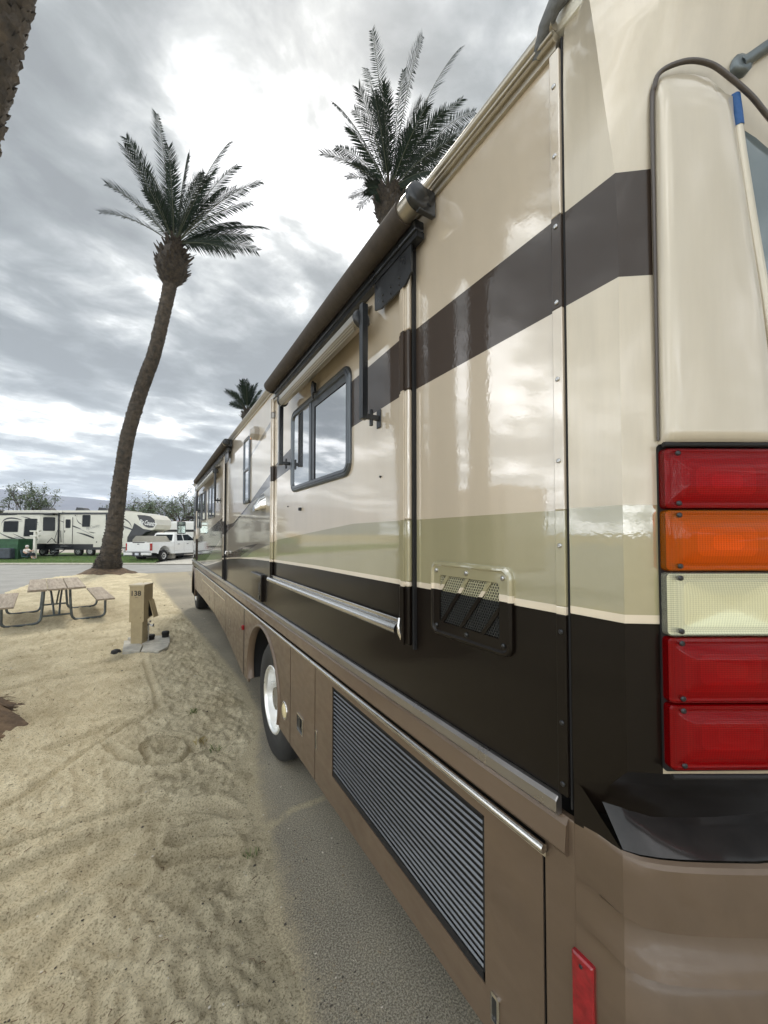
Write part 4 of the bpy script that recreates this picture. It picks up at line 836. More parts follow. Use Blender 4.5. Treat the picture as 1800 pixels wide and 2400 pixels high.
# ------------------------------------------------------------------ picnic table
PT=thing('picnic_table','weathered wooden picnic table with bent grey pipe legs on the sand','picnic table',(-3.02,12.35,.04),R(11))
PT.scale=(1.13,1.08,1.08)
def plank(name,x0,x1,y0,y1,z0,z1,k): 
    q=MB(); wdt=(x1-x0-.012*(k-1))/k
    for i in range(k): q.bbox(x0+i*(wdt+.012),x0+i*(wdt+.012)+wdt,y0+random.uniform(-.008,.008),y1+random.uniform(-.008,.008),z0+random.uniform(-.003,.003),z1,.006)
    return q.build(name,WOOD,PT)
plank('tabletop',-.44,.44,-1.22,1.22,.715,.757,3); plank('bench',-.93,-.62,-1.22,1.22,.425,.462,1); plank('bench',.62,.93,-1.22,1.22,.425,.462,1)
for y in (-.86,.86):
    q=MB()
    for s in (-1,1):
        pth=[(s*.80,y,.425),(s*.80,y,.12),(s*.785,y,.065),(s*.74,y,.028),(s*.68,y,.02),(s*.36,y,.02),(s*.29,y,.035),(s*.255,y,.075),(s*.235,y,.13),(s*.215,y,.40),(s*.20,y,.715)]
        q.tube(pth,.024,10); q.box(s*.78-.15,s*.78+.15,y-.02,y+.02,.415,.426)
    q.tube([(-.235,y,.16),(.235,y,.16)],.021,8); q.box(-.42,.42,y-.02,y+.02,.700,.716)
    q.build('leg_frame',PIPE,PT)
    q=MB(); s=-1 if y>0 else 1
    for x in (-.10,.10): q.tube([(x*.4,y,.17),(x*.6,y+s*.25,.42),(x,y+s*.52,.712)],.018,8)
    q.build('brace',PIPE,PT)

# ------------------------------------------------------------------ hookup pedestal on its slab
PD=thing('utility_pedestal','beige hookup post numbered 138 standing on a cracked slab','utility post',(-1.16,8.33,.085),-YAW+R(4))
q=MB(); q.bbox(-.10,.10,-.09,.09,-.02,.40,.006); q.box(-.103,.103,-.093,.093,.085,.09); q.box(-.103,.103,-.093,.093,.10,.104); q.build('post',PEDM,PD)
q=MB(); fr=[(-.125,-.10),(.125,-.10),(.125,.20),(-.125,.20)]
q.rings([[(x,y,.395+(.05 if y>0 else 0)) for x,y in fr],[(x,y,.72) for x,y in fr],[(x,y,1.05) for x,y in fr]],0,False); q.build('cabinet',PEDM,PD)
q=MB(); q.bbox(-.135,.135,-.112,.215,1.05,1.066,.004); q.box(-.137,.137,-.114,-.110,1.035,1.066); q.lathe([(.008,0),(.008,.02)],(.0,.12,1.066),'Z',8); q.build('lid',mat('pale_enamel',(.56,.48,.33),.4,0,.2),PD)
q=MB(); q.add([(.13,.05,.76),(.13,.205,.76),(.215,.205,.44),(.215,.05,.44),(.145,.05,.765),(.145,.205,.765),(.23,.205,.445),(.23,.05,.445)],[(0,1,2,3),(4,5,6,7),(0,1,5,4),(2,3,7,6),(0,3,7,4),(1,2,6,5)]); q.build('hatch',PEDM,PD)
q=MB(); q.box(.1255,.127,.06,.19,.46,.74); q.build('socket_recess',SEAL,PD)
q=MB(); q.tube([(.15,.02,-.02),(.15,.02,.36)],.014,8); q.tube([(.15,.02,.30),(.15,.0,.33),(.20,-.01,.33),(.225,-.01,.30)],.014,8); q.tube([(.15,.02,.38),(.19,.02,.38)],.006,6); q.tube([(.175,.02,.36),(.175,.02,.40)],.016,8); q.lathe([(.028,0),(.028,.012)],(.24,-.01,.32),'X',10); q.build('water_tap',STEEL,PD)
q=MB(); q.lathe([(.007,0),(.006,-.004)],(.07,-.10,.47),'Y',8); q.lathe([(.006,0),(.005,-.004)],(.11,-.10,.56),'Y',8); q.build('screw',BLACKM,PD)
def text(s,name,size,m,parent,mtx,off=.0,ext=.0008,shear=0,space=1):
    cu=bpy.data.curves.new('txt','FONT'); cu.body=s; cu.size=size; cu.align_x='CENTER'; cu.align_y='CENTER'; cu.extrude=ext; cu.offset=off; cu.shear=shear; cu.space_character=space; cu.resolution_u=4
    o=bpy.data.objects.new('txt',cu); col.objects.link(o); dg=bpy.context.evaluated_depsgraph_get(); me=bpy.data.meshes.new_from_object(o.evaluated_get(dg)); bpy.data.objects.remove(o); bpy.data.curves.remove(cu)
    me.transform(mtx); me.materials.clear(); me.materials.append(m); x=bpy.data.objects.new(name,me); col.objects.link(x); x.parent=parent; x.name=name; return x
text('138','number',.125,BLACKP,PD,Matrix.Translation((-.018,-.1015,.905))@Matrix.Rotation(R(90),4,'X'),off=.0026)
q=MB(); q.box(-.03,.02,-.1015,-.1,.832,.837); q.build('seam_mark',BLACKP,PD)
SLAB=thing('concrete_slab','cracked grey concrete slab under the numbered post','slab',(-1.0,8.2,.04))
def chunk(pts,z): 
    q=MB(); n=len(pts); q.add([(x+1.0,y-8.2,-.02) for x,y in pts]+[(x+1.0,y-8.2,z) for x,y in pts],[list(range(n))[::-1],list(range(n,2*n))]+[(i,(i+1)%n,(i+1)%n+n,i+n) for i in range(n)]); o=q.build('slab_piece',CONC,SLAB); bv=o.modifiers.new('b','BEVEL'); bv.width=.008; bv.segments=2
chunk([(-1.38,7.83),(-1.13,7.72),(-1.10,8.10),(-1.22,8.5),(-1.40,8.62)],.055); chunk([(-1.115,7.71),(-.86,7.55),(-.72,7.78),(-.68,8.05),(-1.085,8.12)],.05); chunk([(-1.21,8.50),(-1.09,8.13),(-.68,8.07),(-.66,8.62),(-1.36,8.82)],.06)
for i,(x,y,r,h,lb) in enumerate(((-.98,8.42,.062,.10,'low black pipe cap on the slab close to the post'),(-.74,8.48,.058,.12,'black ribbed pipe cap on the right edge of the slab'))):
    q=MB(); q.lathe([(r,0),(r,h*.55),(r*1.12,h*.56),(r*1.12,h*.9),(r*1.0,h),(r*.5,h*1.02)],(0,0,0),'Z',20); o=tag(q.build('pipe_cap',RUBBER),lb,'pipe cap',group='black caps on the slab'); o.location=(x,y,.088)
q=MB(); rg=[]
for z,r in ((-.03,.055),(.03,.075),(.09,.06),(.115,.02)): rg.append([(1.5*r*math.cos(k*.6283)*(1+.3*noise.noise(Vector((k,z*20,1)))),r*math.sin(k*.6283)*(1+.3*noise.noise(Vector((k,z*20,7)))),z) for k in range(10)])
q.rings(rg,0,False); o=tag(q.build('rock',mat('dark_rock',(.03,.03,.032),.8,var=.4,vs=20,bump=.5,bs=30)),'dark lump of rock lying left of the concrete slab','rock'); o.scale=(.7,.7,.7); o.location=(-1.48,7.98,.03)
# litter of the sand: pebbles and twigs (countless), little weeds
q=MB(); pm=[mat('pebble_dark',(.06,.05,.04),.8),mat('pebble_pale',(.55,.50,.42),.8),mat('twig',(.16,.11,.065),.85),mat('pebble_tan',(.25,.20,.13),.9)]
def gz(x,y): return max(sand_h(x,y),0.0) if x<lerp(EDGE,y)+.3 else 0.0
for i in range(5200):
    b_=.9+random.random()**1.6*11; a=random.uniform(-1.02*b_,.55*b_); p=W(a,b_)
    if p.x>.15 or p.y<.6: continue
    z=gz(p.x,p.y); r=random.uniform(.002,.008)*(1+.12*b_)*(1.7 if random.random()<.04 else 1)
    if random.random()<.85 or p.x>lerp(EDGE,p.y)-.05:
        mi=random.choice((0,0,1,3,3,3)); r*=.62; bm=bmesh.new(); bmesh.ops.create_icosphere(bm,subdivisions=1,radius=r); sx,sy,sz=random.uniform(.7,1.5),random.uniform(.6,1.1),random.uniform(.45,.8); o3=random.uniform(0,99)
        for v in bm.verts: v.co*=1+.5*noise.noise(v.co*(.9/r)+Vector((o3,0,0))); v.co=Vector((p.x+v.co.x*sx,p.y+v.co.y*sy,z+r*.15+v.co.z*sz))
        bm.verts.index_update(); q.add([v.co[:] for v in bm.verts],[[v.index for v in f_.verts] for f_ in bm.faces],mi); bm.free()
    else:
        t=random.uniform(0,3.14); l=random.uniform(.008,.026); dx,dy=math.cos(t)*l,math.sin(t)*l; q.tube([(p.x-dx,p.y-dy,z+.004),(p.x+.01,p.y,z+.010),(p.x+dx,p.y+dy,z+.004)],[.0018,.0022,.001],4,2)
tag(q.build('gravel',pm),'scattered pebbles and twigs littering the sand','gravel',kind='stuff')
wm=[mat('weed_leaf',(.15,.17,.07),.7),mat('dry_weed',(.36,.29,.13),.8)]
for (px_,py_),n_,lb,mi in (((452,1672),22,'small green weed clump on the sand left of the wheel',0),((505,1757),14,'tiny green weed near the pad edge below the wheel',0),((470,1745),22,'thin yellowing grass tuft beside the tyre loop mark',1),((590,1995),12,'tiny green weed on the sand near the lower pad edge',0)):
    x,y=onG(px_,py_,.04); q=MB()
    for i in range(n_):
        a=random.uniform(0,6.28); rr0=random.uniform(0,.05); bx,by=math.cos(a)*rr0,math.sin(a)*rr0; h=random.uniform(.015,.05); t=random.uniform(0,6.28); 
        dx,dy=math.cos(t),math.sin(t); wv=.004
        q.add([(bx-dy*wv,by+dx*wv,-.01),(bx+dy*wv,by-dx*wv,-.01),(bx+dx*h*.5+dy*wv,by+dy*h*.5-dx*wv,h*.8),(bx+dx*h,by+dy*h,h)],[(0,1,2,3)],0)
    o=tag(q.build('weed',wm[mi]),lb,'weed'); o.location=(x,y,sand_h(x,y)+.005)

# ------------------------------------------------------------------ across the road: pickup
def frame(a,b,z,heading): p=W(a,b,z); return p,-YAW+heading
p_,rz=frame(-16.64,27.5,.03,R(80)); TK=thing('pickup_truck','white crew cab pickup truck parked across the road, tailgate towards us','pickup truck',p_,rz); TK.scale=(1.03,1.03,1.09)
# local: x forward from the rear bumper, y to the left (right side of the truck at y=0, width 2.03)
def tb(q,name,m,par=None,sp=None): return q.build(name,m,par or TK,(0,0,0),sp)
SIDE=[(.05,.62),(.10,1.32),(2.2,1.34),(2.22,1.36),(4.35,1.32),(5.9,1.22),(6.2,1.05),(6.25,.62)]
def arcs(cx,r,zc=.52): return [(cx+r*math.cos(R(a)),zc+r*math.sin(R(a))) for a in range(10,171,12)]
low=[(.05,.62)]; 
poly=[(.03,.66),(.08,1.33),(2.25,1.35),(4.4,1.33),(5.95,1.22),(6.22,1.02),(6.25,.55)]+[(x,z) for x,z in arcs(5.3,.56)]+[(4.6,.5),(2.0,.52)]+[(x,z) for x,z in arcs(1.25,.56)]+[(.6,.62)]
q=MB(); n=len(poly); 
q.add([(x,.0+.03*max(0,(z-1.0)/.35),z) for x,z in poly]+[(x,2.03-.03*max(0,(z-1.0)/.35),z) for x,z in poly],[list(range(n)),list(range(n,2*n))[::-1]]); 
for i in range(n):
    j=(i+1)%n
    if not (poly[i][1]>1.3 and poly[j][1]>1.3 and poly[i][0]<2.3 and poly[j][0]<2.3): q.add([(poly[i][0],0,poly[i][1]),(poly[j][0],0,poly[j][1]),(poly[j][0],2.03,poly[j][1]),(poly[i][0],2.03,poly[i][1])],[(0,1,2,3)])
q.box(.07,2.25,.03,.12,1.30,1.355); q.box(.07,2.25,1.91,2.0,1.30,1.355); q.box(.1,2.25,.1,1.95,.80,.82)
for cx in (1.25,5.3):
    a=[(cx+.60*math.cos(R(t)),.52+.60*math.sin(R(t))) for t in range(5,176,10)]; b2=[(cx+.70*math.cos(R(t)),.52+.68*math.sin(R(t))) for t in range(5,176,10)]; m_=len(a)
    q.add([(x,-.035,z) for x,z in a]+[(x,.004,z) for x,z in b2],[(i,i+1,m_+i+1,m_+i) for i in range(m_-1)],0,True)
body=tb(q,'body',WHITE)
q=MB(); cab=[[(2.28,.10+dy,z) ,(2.28,1.93-dy,z)] for z,dy in ()]
sec=[(1.33,2.25,5.0,.03),(1.45,2.30,4.75,.06),(1.93,2.52,4.05,.20),(2.0,2.66,3.9,.26)]
q.rings([[(x0,y0,z),(x1,y0,z),(x1,2.03-y0,z),(x0,2.03-y0,z)] for z,x0,x1,y0 in sec],0,False); tb(q,'cab',WHITE)
q=MB()
def sidepane(y,pts): q.add([(x,y(z),z) for x,z in pts],[list(range(len(pts)))])
yl=lambda z: lerp([(1.33,.03),(1.45,.06),(1.93,.20)],z)-.008
sidepane(yl,[(2.62,1.42),(2.72,1.86),(3.25,1.86),(3.28,1.42)]); sidepane(yl,[(3.38,1.42),(3.36,1.86),(3.98,1.86),(4.55,1.48),(4.55,1.42)])
tb(q,'side_window',TRGLASS)
q=MB(); xb=lambda z: lerp([(1.33,2.25),(1.45,2.30),(1.93,2.52)],z)-.008
q.add([(xb(z),y,z) for y,z in ((.22,1.42),(.30,1.86),(1.73,1.86),(1.81,1.42))],[(0,1,2,3)]); tb(q,'rear_window',TRGLASS)
q=MB(); q.bbox(-.0,.07,.10,1.93,.74,1.33,.02); q.box(-.012,.0,.14,1.89,1.15,1.165); q.box(-.012,.0,.14,1.89,.86,.875); tg=tb(q,'tailgate',WHITE)
q=MB(); q.bbox(-.015,.07,.55,1.48,1.30,1.36,.01); q.box(-.016,.0,.93,1.10,1.20,1.25); tb(q,'handle',BLACKP,tg)
for y in (-.006,1.92):
    q=MB(); q.bbox(-.012,.14,y,y+.115,.80,1.28,.02); L_=tb(q,'tail_lamp',REDL); q=MB(); q.box(-.016,-.011,y+.03,y+.09,.98,1.10); tb(q,'reversing_lens',LCLR,L_)
q=MB(); q.bbox(-.16,.05,-.02,.68,.50,.69,.03); q.bbox(-.16,.05,1.35,2.05,.50,.69,.03); q.bbox(-.12,.05,.68,1.35,.44,.66,.02); bp_=tb(q,'rear_bumper',WHITE)
q=MB(); q.box(-.17,-.0,.0,2.03,.69,.715); q.box(-.135,-.121,.62,1.41,.42,.67); tb(q,'step_pad',BLACKP,bp_); q=MB(); q.bbox(-.142,-.136,.85,1.16,.50,.65,.004); tb(q,'number_plate',mat('plate_white',(.6,.62,.68),.5,var=.25,vs=25),bp_)
def twheel(x,y,s):
    h=MB(); h.lathe([(.13,0),(.13,.1)],(x,y,.41),'Y',10); Wh=tb(h,'wheel',BLACKM)
    q=MB(); q.lathe([(.22,0),(.30,-.02*s),(.37,0),(.41,.05*s),(.41,.22*s),(.36,.26*s)],(x,y,.41),'Y',28,0,False,True); tb(q,'tyre',RUBBER,Wh)
    q=MB(); q.lathe([(.225,.0),(.215,.04*s),(.17,.06*s)],(x,y,.41),'Y',24,0,False,False)
    for k in range(6):
        a=R(60*k+10); d=Vector((math.cos(a),0,math.sin(a))); t_=Vector((-math.sin(a),0,math.cos(a))); c=Vector((x,y,.41))
        for sg in (-1,1): q.add([c+d*.04+t_*.03*sg+Vector((0,.015*s,0)),c+d*.04+t_*.0*sg+Vector((0,.015*s,0)),c+d*.215+t_*.03*sg+Vector((0,.02*s,0)),c+d*.215+t_*.075*sg+Vector((0,.02*s,0))],[(0,1,2,3)])
    q.lathe([(.05,.01*s),(.05,-.005*s)],(x,y,.41),'Y',12); tb(q,'rim',ALU,Wh)
    q=MB(); q.lathe([(.215,.07*s),(.05,.07*s)],(x,y,.41),'Y',20); tb(q,'brake_disc',SEAL,Wh)
for x in (1.25,5.3): twheel(x,.02,1); twheel(x,2.01,-1)
q=MB(); q.box(.3,6.0,.35,1.7,.42,.70); q.box(.9,1.05,.1,1.9,.34,.48); q.tube([(.0,.5,.45),(.9,.5,.45)],.03,6); q.box(2.4,4.5,-.06,.05,.38,.43); tb(q,'underbody',BLACKM)
q=MB()
for x in (2.27,3.33,4.35): q.box(x,x+.012,-.004,.0,.56,1.33)
q.box(2.3,4.3,-.003,.0,.72,.726); tb(q,'door_gap',GREYP)
for x in (2.62,3.62): q=MB(); q.bbox(x,x+.2,-.035,-.005,1.16,1.20,.008); tb(q,'door_handle',BLACKP)
q=MB(); q.bbox(4.25,4.40,-.28,-.05,1.40,1.66,.03); tb(q,'door_mirror',BLACKP)

# ------------------------------------------------------------------ fifth-wheel trailer (local: x along its side to the right, y away from us, z up)
p_,rz=frame(-31.75,32.0,.28,R(1.5)); p_=W(-31.55,32.0,.28); FW=thing('fifth_wheel_trailer','long cream fifth wheel trailer with black swooshes and a dark lettered nose','travel trailer',p_,rz); FW.scale=(.90,1,1)
def fb(q,name,m,par=None,sp=None): return q.build(name,m,par or FW,(0,0,0),sp)
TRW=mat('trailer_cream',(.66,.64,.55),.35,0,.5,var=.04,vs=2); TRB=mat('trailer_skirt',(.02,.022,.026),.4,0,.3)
prof=[(4.9,.98),(4.9,3.72),(10.7,3.72),(12.2,3.62),(13.3,3.42),(13.72,3.05),(13.76,2.6),(13.6,2.22),(12.9,2.02),(11.7,1.95),(11.2,1.55),(11.05,.98)]
q=MB(); n=len(prof)
q.add([(x,0,z) for x,z in prof]+[(x,2.45,z) for x,z in prof],[list(range(n)),list(range(n,2*n))[::-1]]+[(i,(i+1)%n,(i+1)%n+n,i+n) for i in range(n)])
q.box(.1,4.9,.12,2.45,.98,3.66); fb(q,'body',TRW)
q=MB(); q.box(.0,3.62,-.55,.15,1.02,3.42); q.add([(3.62,-.55,1.02),(3.62,-.55,3.42),(4.78,-.02,3.42),(4.78,-.02,1.02),(3.62,.2,1.02),(3.62,.2,3.42),(4.78,.2,3.42),(4.78,.2,1.02)],[(0,1,2,3),(1,5,6,2),(0,3,7,4)]); so_=fb(q,'slide_room',TRW)
q=MB(); q.box(-.12,4.85,-.62,.1,3.42,3.52); q.tube([(-.1,-.58,3.40),(4.75,-.35,3.42)],.055,8); fb(q,'slide_awning',BLACKM,so_)
q=MB(); q.box(-.1,10.8,.05,2.5,3.72,3.80); q.box(-.1,5.2,-.1,2.5,3.60,3.70); fb(q,'roof',OFFW)
q=MB(); q.box(4.95,10.6,-.06,.0,3.46,3.62); fb(q,'main_awning',BLACKM)
q=MB(); q.box(.05,3.65,-.5,2.4,.55,1.02); q.box(3.4,8.7,.02,2.4,.50,.98); q.add([(8.7,.0,.62),(11.1,.0,.62),(11.1,2.4,.62),(8.7,2.4,.62),(8.7,0,.98),(11.1,0,.98),(11.1,2.4,.98),(8.7,2.4,.98)],[(0,1,5,4),(0,1,2,3),(1,2,6,5)]); fb(q,'skirt',TRB)
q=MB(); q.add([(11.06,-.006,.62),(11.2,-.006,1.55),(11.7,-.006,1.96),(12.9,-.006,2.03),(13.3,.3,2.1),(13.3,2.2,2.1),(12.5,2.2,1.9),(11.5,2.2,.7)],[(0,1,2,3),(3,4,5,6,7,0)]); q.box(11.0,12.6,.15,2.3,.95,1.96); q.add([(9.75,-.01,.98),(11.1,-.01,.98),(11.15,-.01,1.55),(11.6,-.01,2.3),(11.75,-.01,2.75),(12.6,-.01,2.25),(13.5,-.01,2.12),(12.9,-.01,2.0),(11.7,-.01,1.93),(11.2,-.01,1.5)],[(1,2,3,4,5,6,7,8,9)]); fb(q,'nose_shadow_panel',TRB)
# dark nose window panel and its cream swoosh
np_=[(12.02,3.42),(12.7,3.40),(13.25,3.30),(13.62,3.02),(13.68,2.62),(13.5,2.36),(13.1,2.34),(12.75,2.46),(12.45,2.72),(12.2,3.05)]
q=MB(); n=len(np_); q.add([(x,-.022,z) for x,z in np_]+[(x,.0,z) for x,z in np_],[list(range(n))]+[(i,(i+1)%n,(i+1)%n+n,i+n) for i in range(n)]); NP=fb(q,'nose_panel',mat('nose_gloss_black',(.012,.014,.018),.3,0,.2))
text('Big Country','lettering',.54,WHITE,FW,Matrix.Translation((13.0,-.030,2.74))@Matrix.Rotation(R(90),4,'X')@Matrix.Rotation(R(-8),4,'Z')@Matrix.Diagonal((.60,1.0,1,1)),off=.010,shear=.35,ext=.002)
def swoosh(q,pts,w0,y=-.012,mi=0):
    n=len(pts); 
    for i in range(n-1):
        wa=w0*math.sin(math.pi*min(.999,max(.02,i/(n-1))))**.7+.005; wb=w0*math.sin(math.pi*min(.98,(i+1)/(n-1)))**.7+.005
        q.add([(pts[i][0],y,pts[i][1]-wa/2),(pts[i+1][0],y,pts[i+1][1]-wb/2),(pts[i+1][0],y,pts[i+1][1]+wb/2),(pts[i][0],y,pts[i][1]+wa/2)],[(0,1,2,3)],mi)
def cv(*p,n=10):
    o=[]
    for i in range(n+1):
        f=i/n; P_=[Vector(x) for x in p]
        while len(P_)>1: P_=[a.lerp(b,f) for a,b in zip(P_,P_[1:])]
        o.append((P_[0].x,P_[0].y))
    return o
q=MB(); y=-.56
swoosh(q,cv((.22,2.5),(.3,3.35),(1.5,3.15),(2.1,2.95)),.12,y); swoosh(q,cv((.55,2.7),(.9,3.05),(1.6,2.95),(2.2,2.8)),.06,y,1); swoosh(q,cv((2.0,3.25),(2.7,3.15),(3.2,2.95),(3.55,2.72)),.09,y); swoosh(q,cv((2.9,2.9),(3.3,2.75),(3.58,2.55)),.05,y,1)
swoosh(q,cv((.1,1.95),(.8,1.45),(1.6,1.45),(2.9,1.08)),.13,y); swoosh(q,cv((.2,1.85),(.7,1.55),(1.2,1.50)),.05,y,1); swoosh(q,cv((1.3,1.85),(2.0,1.55),(2.6,1.3),(3.4,1.10)),.09,y); swoosh(q,cv((1.4,1.6),(1.9,1.45),(2.4,1.3)),.14,y,1)
fb(q,'swoosh',[BLACKP,GREYP],so_)
q=MB(); y=-.008
swoosh(q,cv((4.95,2.95),(5.7,2.65),(6.2,2.45),(6.9,2.25)),.13,y); swoosh(q,cv((6.55,3.5),(6.3,3.0),(6.7,2.7),(7.0,2.62)),.10,y); swoosh(q,cv((6.5,1.95),(7.3,1.80),(8.0,1.55),(8.9,1.15)),.15,y); swoosh(q,cv((7.6,2.0),(8.0,1.92),(8.6,1.82)),.07,y); swoosh(q,cv((6.4,2.35),(7.3,2.1),(8.3,1.5)),.05,y,1)
swoosh(q,cv((10.1,3.3),(11.2,3.1),(11.6,2.6),(11.5,2.2)),.12,y); swoosh(q,cv((10.1,2.6),(11.0,2.45),(11.6,2.2),(11.9,2.05)),.10,y); swoosh(q,cv((10.2,2.5),(11.1,2.3),(11.7,2.1)),.05,y,1); q.add([(10.18,y-.002,1.5),(10.3,y-.002,1.5),(10.35,y-.002,3.5),(10.23,y-.002,3.5)],[(0,1,2,3)])
swoosh(q,cv((10.0,2.35),(10.5,2.1),(10.3,1.8),(10.1,1.7)),.08,y); fb(q,'swoosh',[BLACKP,GREYP])
# pale script lettering half hidden by the palm
text('Big Country','lettering',.36,GREYP,FW,Matrix.Translation((7.95,-.012,2.42))@Matrix.Rotation(R(90),4,'X')@Matrix.Rotation(R(12),4,'Z')@Matrix.Diagonal((.7,1,1,1)),shear=.35,ext=.001)
def twin(x0,x1,z0,z1,y,par=FW,sk=0,name='window'):
    o=rr(x0,x1,z0,z1,.08,4); i_=rr(x0+.03,x1-.03,z0+.03,z1-.03,.06,4); sh=lambda p:(p[0]+sk*(p[1]-z0),p[1]); q=MB()
    q.rings([[(sh(p)[0],y,p[1]) for p in o],[(sh(p)[0],y-.03,p[1]) for p in o],[(sh(p)[0],y-.03,p[1]) for p in i_]],0,False,False,False); w_=fb(q,name,BLACKP,par)
    q=MB(); q.add([(sh(p)[0],y-.02,p[1]) for p in i_],[list(range(len(i_)))]); fb(q,'pane',TRGLASS,w_)
twin(.42,1.72,1.98,2.88,-.551,so_,.06); twin(2.25,3.35,1.62,3.08,-.551,so_,.06); twin(3.78,4.55,2.12,3.22,-.30,so_,0) if False else None
q=MB(); d=Vector((4.78-3.62,.53,0)).normalized(); nn=Vector((d.y,-d.x,0)); 
def an(u,z,o=.01): v=Vector((3.62,-.55,0))+d*u+nn*o; return (v.x,v.y,z)
q.add([an(u,z,.02) for u,z in rr(.25,1.1,2.08,3.22,.08,4)],[list(range(20))]); fb(q,'angled_window',TRGLASS,so_)
twin(6.98,7.7,2.42,3.42,0,FW,.04); twin(9.15,10.05,2.08,3.55,0,FW); 
q=MB(); q.box(5.35,6.12,-.035,.0,1.02,3.20); dr=fb(q,'door',TRW); twin(5.52,5.96,2.32,3.05,-.036,dr,0,'door_window')
q=MB(); q.box(5.33,5.35,-.04,0,1.02,3.22); q.box(6.12,6.14,-.04,0,1.02,3.22); q.box(5.42,5.47,-.06,-.03,1.95,2.12); fb(q,'door_trim',BLACKP,dr)
q=MB()
for k in range(4): q.box(4.9+.02-.25*k+.35,5.75-.25*k+.1,-.25-.22*k,-.05-.2*k,.80-.22*k,.83-.22*k)
fb(q,'entry_steps',mat('step_metal',(.42,.43,.42),.4,.5))
q=MB(); q.tube([(5.6,-.08,.95),(4.75,-.85,.05)],.03,6); q.tube([(6.1,-.08,.85),(5.35,-.85,.05)],.03,6); q.tube([(5.15,-.05,1.15),(5.15,-.15,2.1),(4.95,-.2,2.15),(4.85,-.4,1.3)],.02,6); q.tube([(4.75,-.1,1.1),(4.7,-.5,1.5),(4.5,-.7,1.1)],.03,6); fb(q,'handrail',BLACKM)
q=MB(); q.tube([(4.9,-.06,1.0),(4.9,-.06,3.6)],.06,6); fb(q,'awning_arm',BLACKM)
for x in (3.35,4.3,6.55,7.65):
    h=MB(); h.lathe([(.1,0),(.1,.1)],(x,.15,.36),'Y',10); Wh=fb(h,'wheel',STEEL); q=MB(); q.lathe([(.21,.02),(.28,-.01),(.34,0),(.38,.05),(.38,.24),(.2,.26)],(x,.10,.36),'Y',22,0,False,False); fb(q,'tyre',RUBBER,Wh)
    q=MB(); q.lathe([(.215,0),(.19,.05),(.10,.06),(.06,.0),(.01,-.01)],(x,.115,.36),'Y',16); fb(q,'rim',STEEL,Wh)
for x,lb in ((2.9,0),(6.1,1),(8.2,1),(10.0,0)):
    q=MB(); q.rings([[(x-.45,.8,z_),(x+.5,.8,z_),(x+.5,1.5,z_),(x-.45,1.5,z_)] if k==0 else [(x-.38,.85,z_),(x+.25,.85,z_-.05),(x+.25,1.45,z_-.05),(x-.38,1.45,z_)] for k,z_ in ((0,3.80),(1,4.12))],0,False); fb(q,'air_conditioner',BLACKM)
q=MB(); q.box(8.05,11.2,-.02,.0,.72,.98); q.box(8.1,9.3,-.012,.02,.98,1.9); fb(q,'storage_door',TRW)
q=MB(); q.lathe([(.06,0),(.05,-.02)],(8.35,-.02,1.15),'Y',10); q.lathe([(.09,0),(.08,-.02)],(9.75,-.0,1.75),'Y',12); q.lathe([(.05,0),(.04,-.02)],(6.35,-.0,3.38),'Y',10); fb(q,'fitting',BLACKP)
for x in (9.9,10.6): q=MB(); q.box(x,x+.1,.3,.4,.0,.7); fb(q,'jack_leg',STEEL)
q=MB(); q.box(8.6,10.4,.2,.3,.25,.32); q.box(8.6,8.7,.2,.3,0,.6); q.box(9.4,9.5,.2,.3,0,.6); q.box(8.6,10.4,.2,.3,.45,.5); fb(q,'landing_gear',STEEL)
# beige box trailer wall behind the pickup tailgate
BX=thing('utility_trailer','flat grey beige panel standing on edge behind the pickup tailgate','panel',W(-19.35,29.6,.1),-YAW+R(3))
q=MB(); pp=[(-.0,.35),(.35,0),(3.0,0),(3.0,1.1),(2.35,1.75),(.25,1.75),(.0,1.45)]; n=len(pp); q.add([(x,0,z+.1) for x,z in pp]+[(x,.5,z+.1) for x,z in pp],[list(range(n)),list(range(n,2*n))]+[(i,(i+1)%n,(i+1)%n+n,i+n) for i in range(n)])
q.build('side_panel',mat('taupe_panel',(.33,.31,.26),.6,var=.06,vs=3),BX)

# white post with cross arms, green bin, seated person
PO=thing('utility_post','white post with two short cross arms on the lawn','post',W(-26.66,29.4,.22),-YAW)
q=MB(); q.rings([[(-.10,-.08,0),(.10,-.08,0),(.10,.08,0),(-.10,.08,0)],[(-.07,-.07,2.15),(.07,-.07,2.15),(.07,.07,2.15),(-.07,.07,2.15)]],0,False); q.build('pole',OFFW,PO)
for z,wd in ((2.15,.36),(1.78,.34)): q=MB(); q.rings([[(-wd,-.1,z),(wd,-.1,z),(wd,.1,z),(-wd,.1,z)],[(-wd+.03,-.1,z-.10),(wd-.03,-.1,z-.10),(wd-.03,.1,z-.10),(-wd+.03,.1,z-.10)]],0,False); q.build('cross_arm',OFFW,PO)
GB=thing('waste_bin','big green bin with a dark blue grey lower half at the far left','bin',W(-29.5,29.0,.2),-YAW)
q=MB(); q.rings([[(-1.2,.0,.75),(1.88,.0,.75),(1.88,1.5,.75),(-1.2,1.5,.75)],[(-1.2,-.05,1.5),(1.98,-.05,1.5),(1.98,1.55,1.5),(-1.2,1.55,1.5)]],0,False); q.box(-1.2,2.02,-.09,1.58,1.47,1.52); q.box(-1.2,1.93,-.045,-.0,1.08,1.13); q.build('bin_body',mat('green_enamel',(.03,.10,.045),.5,var=.25,vs=3,bump=.1,bs=30),GB)
q=MB(); q.bbox(-1.2,1.66,-.35,1.4,.05,.84,.07); q.build('lower_tub',mat('slate_plastic',(.055,.065,.08),.6,var=.25,vs=4),GB)
